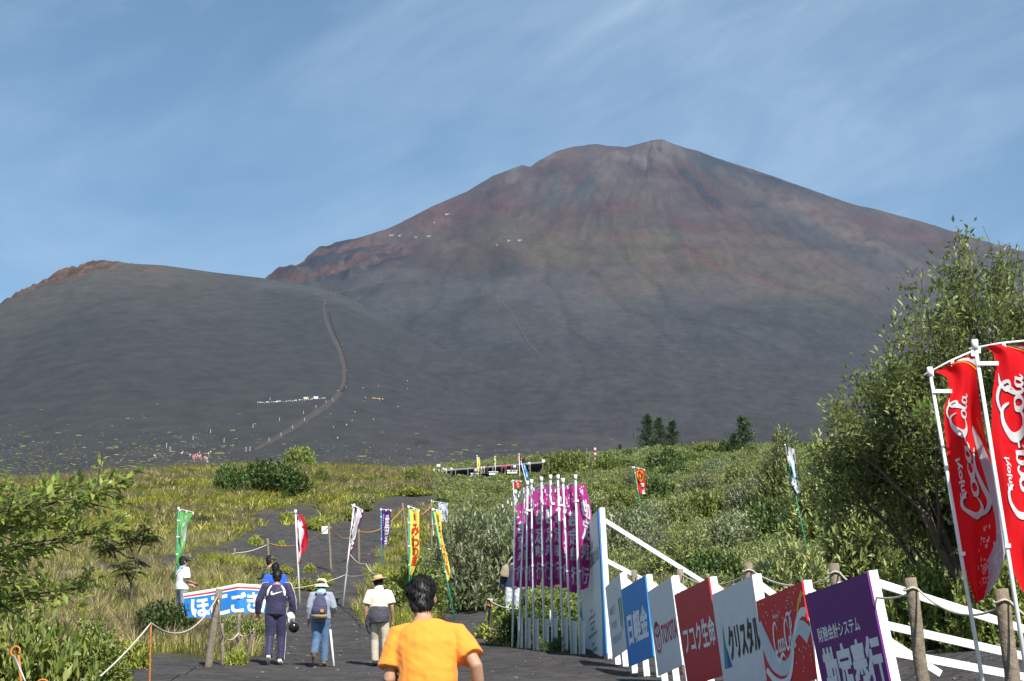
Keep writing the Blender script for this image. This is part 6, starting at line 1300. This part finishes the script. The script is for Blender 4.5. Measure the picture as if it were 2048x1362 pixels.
# man in the white polo by the banner
p0 = P(361, 1245, 42); p0.z = hz(p0.x, p0.y); kpx = 42 / FPX
JW = dict(shr=(.19, .02, 1.38), elr=(.235, .02, 1.12), wrr=(.12, .24, 1.08), shl=(-.19, 0, 1.38), ell=(-.24, .04, 1.12), wrl=(-.10, .24, 1.06))
htop = zof(1113, 42); e, j, tm, lm = person('man in a white polo shirt and navy cap by the blue banner, looking right', p0, R(-58), max(1.62, htop - p0.z), JW, cloth('polo_white', (0.80, 0.80, 0.82)), cloth('jeans_faded', (0.20, 0.25, 0.30), 0.8, 0.4, 0.3), cloth('shoe_grey', (0.2, 0.2, 0.2)), sleeve=0.42, top_len=1.02, loose=1.15)
h = j['hed']; M_cap = cloth('cap_navy', (0.02, 0.024, 0.05)); mb = MB(); ball(mb, h + Vector((0, -.01, .05)), (.088, .102, .080), 16, 10); mb.tube([h + Vector((0, .06, .05)), h + Vector((0, .13, .045)), h + Vector((0, .175, .030))], [(.012, .075), (.010, .072), (.008, .05)], 12); link('cap', fuse(mb, .009, 2), M_cap, e)
mb = MB(); mb.tube([j['nek'] + Vector((0, 0, -.02)), j['nek'] + Vector((0, 0, .05))], [(.095, .095), (.078, .082)], 14); link('collar', fuse(mb, .011, 2), cloth('towel_blue', (0.20, 0.42, 0.70)), e)
band(e, 'shoulder_strap', tm, [(.10, .10, 1.40), (.12, -.02, 1.47), (.02, -.16, 1.25), (-.12, -.16, 1.05), (-.2, -.08, .93)], .03, M_black)
# camouflage shirt, hands on hips
p0 = P(536, 1240, 46); p0.z = hz(p0.x, p0.y); htop = zof(1111, 46)
M_camo = mat('camouflage', (0.10, 0.11, 0.05), 0.9, 0.75, 11, detail=2); JC = dict(elr=(.36, -.10, 1.16), wrr=(.20, .04, 1.03), ell=(-.36, -.10, 1.16), wrl=(-.20, .04, 1.03))
e, j, tm, lm = person('man in camouflage shirt and cap with hands on hips behind the banner', p0, R(-50), max(1.6, htop - p0.z), JC, M_camo, M_camo, cloth('boot_black', (0.02, 0.02, 0.02)), sleeve=0.42, top_len=1.0, loose=1.12)
h = j['hed']; mb = MB(); ball(mb, h + Vector((0, -.005, .055)), (.090, .104, .072), 16, 10); mb.tube([h + Vector((0, .06, .05)), h + Vector((0, .12, .045)), h + Vector((0, .155, .035))], [(.010, .07), (.008, .068), (.006, .05)], 12); link('cap', fuse(mb, .009, 2), M_camo, e)
# blue T-shirt behind the tracksuit
p0 = P(547, 1262, 41); p0.z = hz(p0.x, p0.y); htop = zof(1126, 41)
e, j, tm, lm = person('person in a blue T-shirt hidden behind the tracksuit man', p0, 0.1, max(1.5, htop - p0.z), {}, cloth('tshirt_blue', (0.03, 0.10, 0.50)), cloth('shorts_grey', (0.12, 0.12, 0.13)), cloth('shoe_white2', (0.5, 0.5, 0.5)), sleeve=0.42, top_len=1.0, loose=1.15)
# figure behind the magenta flags with a shoulder bag
p0 = P(1026, 1248, 44); p0.z = hz(p0.x, p0.y); htop = zof(1088, 44)
M_pat = mat('patterned_trousers', (0.50, 0.53, 0.56), 0.9, 0.6, 16, detail=2)
e, j, tm, lm = person('person in a navy jacket half hidden behind the magenta flags', p0, R(15), min(1.78, max(1.6, htop - p0.z)), dict(wrr=(.12, .22, 1.05), elr=(.23, .0, 1.12)), cloth('jacket_navy', (0.035, 0.04, 0.075)), M_pat, cloth('shoe_dark2', (0.05, 0.05, 0.05)), sleeve=0.9, top_len=1.05, loose=1.12)
bg_ = empty('shoulder_bag', P(1010, 1140, 43.8)); M_bag = cloth('bag_khaki', (0.30, 0.25, 0.15)); mb = MB(); mb.tube([(-.02, 0, -.17), (-.01, 0, -.10), (0.01, 0, .05), (.06, 0, .13)], [(.10, .05), (.11, .06), (.09, .055), (.04, .03)], 14); link('bag', fuse(mb, .012, 3, None, .006, 15, 2), M_bag, bg_); mb = MB(); mb.tube([(.05, 0, .10), (.12, .03, .25), (.18, .06, .33)], [(.02, .006)] * 3, 8); mb.build('strap', M_bag, bg_, True); tag(bg_, 'khaki shoulder bag showing left of the magenta flags', 'bag')
# ------------------------------------------------------------------ far slope: trail, cushions, markers, walkers, huts
def bvh_of(me):
    n = len(me.vertices); co = np.empty(n * 3, np.float32); me.vertices.foreach_get('co', co); m = len(me.polygons); ix = np.empty(m * 4, np.int32); me.loops.foreach_get('vertex_index', ix)
    return BVHTree.FromPolygons(co.reshape(-1, 3).tolist(), ix.reshape(-1, 4).tolist())
BV_D, BV_F = bvh_of(dme), bvh_of(fme)
def cast(px_, py_):
    d = Vector(ray(px_, py_)).normalized(); o_ = Vector((0, 0, EYE)); best = None
    for b_ in (BV_D, BV_F):
        q = b_.ray_cast(o_, d)
        if q[0] is not None and (best is None or q[3] < best[3]): best = q
    return best[0] if best else None
def spline(pts, n):
    P_ = [Vector(p) for p in pts]; m = len(P_); q = []
    for i in range(m - 1):
        a, b_, c, d = P_[max(i - 1, 0)], P_[i], P_[i + 1], P_[min(i + 2, m - 1)]
        for k in range(n):
            t = k / n; q.append(0.5 * ((2 * b_) + (c - a) * t + (2 * a - 5 * b_ + 4 * c - d) * t * t + (3 * b_ - a - 3 * c + d) * t ** 3))
    return q + [P_[-1]]
def ribbon(name, pts, m, lift=0.5, n=10, sides=(-1, -0.5, 0, 0.5, 1)):
    """path laid on the slope: (px, py, width px)"""
    q = spline(pts, n); V_ = []; rows = 0
    for i, p in enumerate(q):
        d = q[min(i + 1, len(q) - 1)] - q[max(i - 1, 0)]; nn = Vector((-d.y, d.x)); nn.normalize(); ok = []
        jt = 1 + 0.25 * math.sin(i * 1.7) * math.sin(i * 0.6)
        for k in sides:
            c = cast(p.x + nn.x * k * p.z * 0.5 * jt, p.y + nn.y * k * p.z * 0.5 * jt)
            if c is None: break
            ok.append(c + Vector((0, 0, lift * (1 - abs(k) * 0.7))))
        if len(ok) == len(sides): V_ += ok; rows += 1
    w_ = len(sides); o = link(name, pymesh(name, V_, [(i * w_ + k, i * w_ + k + 1, (i + 1) * w_ + k + 1, (i + 1) * w_ + k) for i in range(rows - 1) for k in range(w_ - 1)], True), m); tag(o, kind='structure'); return o
M_trail = mat('trail_ash', (0.062, 0.055, 0.051), 0.95, 0.3, 0.2, spec=0.05); M_trail2 = mat('trail_dark', (0.040, 0.037, 0.036), 0.95, 0.3, 0.2, spec=0.05)
ribbon('ash_trail', [(654,592,2.5),(648,612,4),(652,640,6),(663,668,8),(679,700,9),(689,735,10),(688,765,10),(676,790,11),(652,812,12),(618,835,11),(570,866,10),(535,886,9),(508,900,5)], M_trail, 0.4)
ribbon('trail_edge', [(658,625,2),(668,660,3),(685,700,3.4),(694,735,3.4),(693,765,3.4),(683,785,4)], M_trail2, 1.5, sides=(-1, 0, 1))
ribbon('ash_trail', [(430,948,22),(415,935,18),(402,922,14),(390,914,9),(375,909,5),(355,906,3)], M_trail, 0.6)
ribbon('ash_trail', [(995,592,2.5),(1020,625,2.5),(1045,665,2.5),(1060,690,2.5),(1082,712,3)], mat('trail_rust', (0.066, 0.052, 0.048), 0.95, 0.2, 0.2), 1.2, sides=(-1, 0, 1))
ribbon('ash_trail', [(655,591,3),(690,582,3),(740,570,3),(790,560,3)], M_trail, 1.4, sides=(-1, 0, 1))
# cushions of plants dotted over the foot of the ash slope
g = np.random.default_rng(77); mb = MB(); Cc = []; M_cush = mat('cushion_plants', (0.2, 0.2, 0.06), 0.9, 0.35, 0.6, attr='tint')
def cushion(px_, py_, wpx):
    c = cast(px_, py_)
    if c is None or c.y > 1500: return
    r = wpx * 0.75 * c.y / FPX / 2; n = 9; b_ = len(mb.v); a0 = g.uniform(0, 6.28); hgt = r * g.uniform(0.06, 0.14) + 0.08; tint = np.array([(0.20, 0.21, 0.055), (0.26, 0.25, 0.09), (0.13, 0.18, 0.045)][int(g.integers(0, 3))]) * g.uniform(0.35, 0.85)
    for k in range(n):
        a = a0 + 6.283 * k / n; rr = r * g.uniform(0.45, 1.2); x_, y_ = c.x + rr * math.cos(a), c.y + rr * 0.45 * math.sin(a); mb.v.append((x_, y_, c.z + (y_ - c.y) * 0.20 - 0.15))
    for k in range(n):
        a = a0 + 6.283 * k / n; rr = r * g.uniform(0.3, 0.6); y_ = c.y + rr * 0.5 * math.sin(a); mb.v.append((c.x + rr * math.cos(a), y_, c.z + (y_ - c.y) * 0.20 + hgt * g.uniform(0.6, 1.2)))
    mb.v.append((c.x, c.y, c.z + hgt))
    for k in range(n):
        k2 = (k + 1) % n; mb.f.append((b_ + k, b_ + k2, b_ + n + k2, b_ + n + k)); mb.f.append((b_ + n + k, b_ + n + k2, b_ + 2 * n))
    Cc.extend([tint] * (2 * n + 1))
for i in range(2600):
    z_ = g.random()
    if z_ < 0.55: x_ = g.uniform(-80, 480); y_ = 955 - abs(g.normal()) * 45; wp = g.uniform(3, 9) if g.random() < 0.85 else g.uniform(10, 26)
    elif z_ < 0.85: x_ = g.uniform(480, 1100); y_ = 945 - abs(g.normal()) * 28; wp = g.uniform(3, 9) if g.random() < 0.85 else g.uniform(10, 24)
    else: x_ = g.uniform(-80, 1800); y_ = 930 - abs(g.normal()) * 65; wp = g.uniform(2, 6) if g.random() < 0.92 else g.uniform(8, 14)
    cushion(x_, y_, wp)
for x_, y_, wp in ((158,871,24),(205,866,20),(117,866,26),(338,865,22),(55,873,30),(440,907,40),(225,852,14),(392,868,14),(20,850,12),(720,913,34),(860,903,26),(930,900,30),(1000,889,24),(940,875,10)): cushion(x_, y_, wp)
me = pymesh('cushion_plants', mb.v, mb.f); a_ = me.color_attributes.new('tint', 'FLOAT_COLOR', 'POINT'); c4 = np.ones((len(mb.v), 4), np.float32); c4[:, :3] = np.array(Cc); a_.data.foreach_set('color', c4.ravel())
cu = link('cushion_plants', me, M_cush); tag(cu, 'yellow-green plant cushions dotted over the foot of the dark ash slope', 'plants', kind='stuff')
# trail markers, sacks and walkers on the slope
def once(build):
    st_ = {}
    def f_(key, *a):
        if key not in st_: st_[key] = build(key); return st_[key]
        return copy_tree(st_[key])
    return f_
def mk_marker(key):
    e = empty('trail_marker', (0, 0, 0)); m_ = MB(); m_.tube([(0, 0, -0.2), (0, 0, 1.0), (0, 0, 1.75)], [.11, .10, .10], 8); m_.build('pole', mat('marker_pale', (0.55, 0.54, 0.50), 0.7), e); m_ = MB(); m_.tube([(0, 0, 1.75), (0, 0, 1.9)], [.14, .05], 8); m_.build('cap', M_white, e); return e
marker = once(mk_marker)
for x_, y_ in ((538,884),(562,873),(585,858),(609,843),(559,842),(506,856),(607,828),(632,816),(652,806),(665,803),(333,895),(340,902),(386,880),(421,866),(540,800),(500,902),(492,903),(448,885)):
    c = cast(x_, y_); m_ = marker('a'); m_.location = c; tag(m_, 'pale marker pole beside the zigzag trail on the ash slope', 'marker', 'marker poles along the ash trail')
def mk_sack(key):
    e = empty('white_sack', (0, 0, 0)); m_ = MB(); ball(m_, (0, 0, .35), (.75, .5, .45), 10, 7); link('sack', pymesh('sack', m_.v, m_.f, True), mat('sack_' + key, {'w': (0.75, 0.75, 0.73), 'y': (0.62, 0.48, 0.12)}[key], 0.8), e); m_ = MB(); m_.tube([(.55, 0, .45), (.8, 0, .62)], [.16, .20], 7); m_.build('tied_neck', M_rope, e); return e
sack = once(mk_sack)
for i in range(34):
    t = i / 33; x_ = 516 + 134 * t + random.uniform(-1.5, 1.5); y_ = 806 - 9.5 * t + 1.2 * math.sin(t * 3) + random.uniform(-.7, .7); e = sack('w'); e.location = cast(x_, y_); e.rotation_euler[2] = random.uniform(0, 6); sc_2 = random.choice((0.45, 0.55, 0.6, 0.8, 1.0)); e.scale = (sc_2,) * 3; tag(e, 'white sack in the row across the trail on the ash slope', 'sack', 'white sacks in a row on the ash slope')
for x_ in (746, 750, 755, 759, 765): e = sack('y'); e.location = cast(x_, 797 + (x_ - 746) * 0.1); e.scale = (.8, .8, .9); e.name = 'yellow_sack'; tag(e, 'yellow sack in the short row right of the trail', 'sack', 'yellow sacks right of the trail')
def tent(label, x_, y_, w_, m_):
    c = cast(x_, y_); k = c.y / FPX; e = empty('tent', c); a = w_ * k / 2; h_ = a * 0.8; q = MB(); q.v = [(-a, -a * .6, -.2), (a, -a * .6, -.2), (a, a * .6, .1), (-a, a * .6, .1), (-a, -a * .6, h_ * .6), (a, -a * .6, h_ * .6), (a, a * .6, h_ * .6), (-a, a * .6, h_ * .6)]; q.f = [(0, 1, 5, 4), (1, 2, 6, 5), (2, 3, 7, 6), (3, 0, 4, 7)]; q.build('wall', m_, e)
    q = MB(); q.v = [(-a * 1.1, -a * .7, h_ * .6), (a * 1.1, -a * .7, h_ * .6), (a * 1.1, a * .7, h_ * .6), (-a * 1.1, a * .7, h_ * .6), (-a, 0, h_ * 1.1), (a, 0, h_ * 1.1)]; q.f = [(0, 1, 5, 4), (2, 3, 4, 5), (1, 2, 5), (3, 0, 4)]; q.build('roof', m_, e); tag(e, label, 'tent')
tent('white tent standing at the head of the row of sacks', 632, 797, 9, M_white); tent('beige tent left of the white tent in the sack row', 612, 798, 9, M_cream)
def mk_walker(key):
    c1, c2 = {'white': ((.58, .58, .58), (.10, .11, .14)), 'pink': ((.62, .22, .20), (.45, .30, .28)), 'red': ((.60, .04, .04), (.06, .06, .08)), 'dark': ((.06, .07, .10), (.05, .05, .06)), 'cream': ((.62, .55, .42), (.30, .27, .22))}[key]
    e, j_, a, b_ = person('walker', (0, 0, 0), 0, 1.68, dict(knl=(-.105, .10, .5), anl=(-.105, .05, .085), tel=(-.12, .2, .035)), cloth('top_' + key, c1), cloth('legs_' + key, c2), cloth('shoe_' + key, (.1, .1, .1)), sleeve=.9, voxel=.03, vox_g=.03, wrinkle=0); return e
walker = once(mk_walker)
def place(key, c, label, group, rz=0.0, sc=1.0):
    e = walker(key); e.location = c; e.rotation_euler[2] = rz; s_ = 1.68 / 1.7 * sc; e.scale = (s_,) * 3; tag(e, label, 'person', group)
for i, (x_, y_) in enumerate(((386,916),(390,913),(392,917),(396,915),(399,917),(402,921),(401,914),(408,918),(411,917),(413,920),(395,911),(388,919))): place('pink', cast(x_, y_ + 3), 'distant walker in red among the crowd at the foot of the ash trail', 'crowd in red at the foot of the trail', random.uniform(-1, 1), 1.15)
for i, (x_, y_) in enumerate(((399,909),(414,922),(415,928),(365,908),(363,911),(380,914),(417,911),(421,908),(426,933),(384,944),(414,946),(308,915),(310,916),(399,916),(647,601),(652,607),(662,590),(670,589),(681,588),(684,690),(694,742),(692,775),(676,783),(731,797),(759,802),(796,815),(661,830),(704,843),(710,826),(667,857),(693,852),(675,879),(747,841),(757,773),(815,779),(815,763),(726,777))): place('white' if i % 3 else 'cream', cast(x_, y_ + 1), ('tiny pale-clothed walker beside the crowd in red at the trail foot' if y_ > 895 else 'tiny pale-clothed walker on the crest where the trail meets the sky' if y_ < 620 else 'tiny pale-clothed walker on the steep upper trail above the sacks' if y_ < 795 else 'tiny pale-clothed walker on the open ash right of the sack row'), 'pale walkers on the ash slope', random.uniform(-1, 1), 1.0)
# mountain huts high up
def hut(label, x_, y_, w_, m_wall):
    c = cast(x_, y_); k = c.y / FPX; e = empty('mountain_hut', c); a = w_ * k / 2; h_ = 1.4 * k
    q = MB(); q.box((0, 0, h_ / 2 - 1.5), (2 * a * .8, 8, h_ + 3)); q.build('wall', m_wall, e); q = MB(); q.v = [(-a * 1.04, -5, h_), (a * 1.04, -5, h_), (a * 1.04, 5, h_), (-a * 1.04, 5, h_), (-a * 1.04, 0, h_ + 2), (a * 1.04, 0, h_ + 2)]; q.f = [(0, 1, 5, 4), (2, 3, 4, 5), (1, 2, 5), (3, 0, 4), (3, 2, 1, 0)]; q.build('roof', M_hroof, e)
    n = max(2, int(w_ / 4))
    for i in range(n): q = MB(); q.box((-a + 2 * a * (i + .5) / n, -4.1, h_ * .5), (a * 0.6 / n, .3, h_ * .4)); q.build('window', M_black, e)
    tag(e, label, 'hut')
M_hroof = mat('hut_roof', (0.26, 0.27, 0.28), 0.6); M_hw = mat('hut_wall', (0.36, 0.36, 0.35), 0.8)
hut('long white hut on the red upper slope left of the summit', 896, 429, 15, M_hw); hut('small white hut below the long one on the red slope', 869, 446, 4, M_hw); hut('white hut at the top right of the torn red cliff', 783, 471, 13, M_hw); hut('white hut right of the cliff-top hut', 800, 472, 7, M_hw); hut('pale hut on the olive slope, middle of three', 832, 475, 6, M_hw); hut('white hut on the olive slope left of centre', 858, 473, 10, M_hw); hut('grey-white hut row at the centre of the slope, left part', 1018, 482, 8, M_hw); hut('grey-white hut row at the centre of the slope, right part', 1040, 481, 12, M_hw); hut('lone small hut just below the central hut row', 994, 491, 4, M_hw)
# open-fronted rest hut on the ridge
A0, A1 = P(884, 944, 331), P(1090, 927, 331); L_ = A1.x - A0.x; e = empty('rest_hut', (A0.x, 331, A0.z)); tl2 = (A1.z - A0.z) / L_; M_hd = mat('hut_dark', (0.035, 0.032, 0.03), 0.9, 0.3, 2); M_hg = mat('hut_roof_grey', (0.20, 0.21, 0.22), 0.7, 0.15, 1)
rt_ = Matrix.Rotation(-math.atan(tl2), 3, 'Y'); q = MB(); q.box((L_ / 2, 1.2, tl2 * L_ / 2 + .12), (L_ * 1.02, 4.2, .28), rt_); q.build('roof', M_hg, e); q = MB(); q.box((L_ / 2, 3.0, tl2 * L_ / 2 - 1.0), (L_, .15, 2.0), rt_); q.build('back_wall', M_hd, e); q = MB(); q.box((L_ / 2, 1.2, tl2 * L_ / 2 - 2.0), (L_ * 1.02, 4.4, .6), rt_); q.build('floor_deck', M_hd, e)
for i in range(9): q = MB(); x_ = L_ * (i + .1) / 8.3; q.bar((x_, -.85, tl2 * x_ - 2.4), (x_, -.85, tl2 * x_), .16, .16, (0, 1, 0)); q.build('post', M_wood, e)
for x_, w_ in ((L_ * .50, 1.8), (L_ * .68, 2.0), (L_ * .32, 1.6)): q = MB(); q.box((x_, -1.2, tl2 * x_ - 1.0), (w_, .6, .12)); q.box((x_, -1.2, tl2 * x_ - 1.3), (w_ * .9, .3, .5)); q.build('table', M_white, e)
tag(e, 'long dark open-fronted rest hut with a grey roof on the ridge', 'hut')
HP = [('white', 868, 951), ('white', 877, 952), ('white', 887, 949), ('cream', 892, 950), ('white', 903, 949), ('dark', 948, 949), ('cream', 963, 947), ('cream', 968, 946), ('dark', 975, 946), ('red', 1004, 944), ('red', 1010, 944), ('red', 1022, 943), ('white', 1029, 944), ('white', 1058, 938), ('white', 951, 951)]
HL = ['white-clothed person left of the hut, far left', 'white-clothed person second from the left by the hut', 'white-clothed person at the left hut corner', 'beige-clothed person beside the left hut corner', 'white-clothed person under the left end of the hut roof', 'dark-clothed person left of the tall yellow flag', 'beige-clothed person right of the tall yellow flag', 'second beige-clothed person right of the tall yellow flag', 'dark-clothed person between the yellow flag and the table', 'person in red at the left of the red trio in the hut', 'person in red in the middle of the hut trio', 'person in red at the right of the hut trio', 'white-clothed person right of the people in red', 'white-clothed person at the right end of the hut roof', 'white-clothed person at the foot of the yellow flag']
for (k_, x_, y_), lb in zip(HP, HL):
    c = P(x_, y_ + 1.5, 327.0 + random.uniform(-1, 1)); place(k_, c, lb, 'people at the rest hut', random.uniform(-2, 2), 1.0)
    gz = hz(c.x, c.y)
# striped pole and white signs on the skyline
def skysign(label, x_, y_, w_, h_, Y_, m_, cat='sign'):
    k = Y_ / FPX; b_ = P(x_, y_, Y_); e = empty('slope_sign', b_); q = MB(); q.box((0, 0, 0), (w_ * k, .1, h_ * k)); q.build('panel', m_, e); q = MB(); g_ = hz(b_.x, b_.y) - b_.z; q.tube([(0, .1, min(g_ - .2, -h_ * k)), (0, .1, 0)], .05, 6); q.build('post', M_wood, e); tag(e, label, cat)
skysign('white square sign on the mound right of the hut', 1087, 922, 6, 6, 330, M_white); skysign('white sign on the ridge left of the hut', 877, 931, 7, 5, 320, M_bw); skysign('small white board on the bank below the hut', 926, 963, 8, 4, 250, M_white)
k = 250 / FPX; b_ = P(1190, 925, 250); e = empty('striped_pole', b_)
for i in range(6): q = MB(); q.tube([(0, 0, (i * 5) * k), (0, 0, (i * 5 + 5) * k)], 2.6 * k if i > 2 else 1.2 * k, 8); q.build('band', M_fw if i % 2 else M_fred, e)
tag(e, 'red and white striped pole on the skyline right of the olive bush', 'pole')
q = MB(); b_ = P(1173, 930, 250); q.tube([b_ - Vector((0, 0, 2)), P(1173, 896, 250)], .06, 6); tag(q.build('thin_pole', M_wood), 'thin bare pole left of the striped pole on the skyline', 'pole')
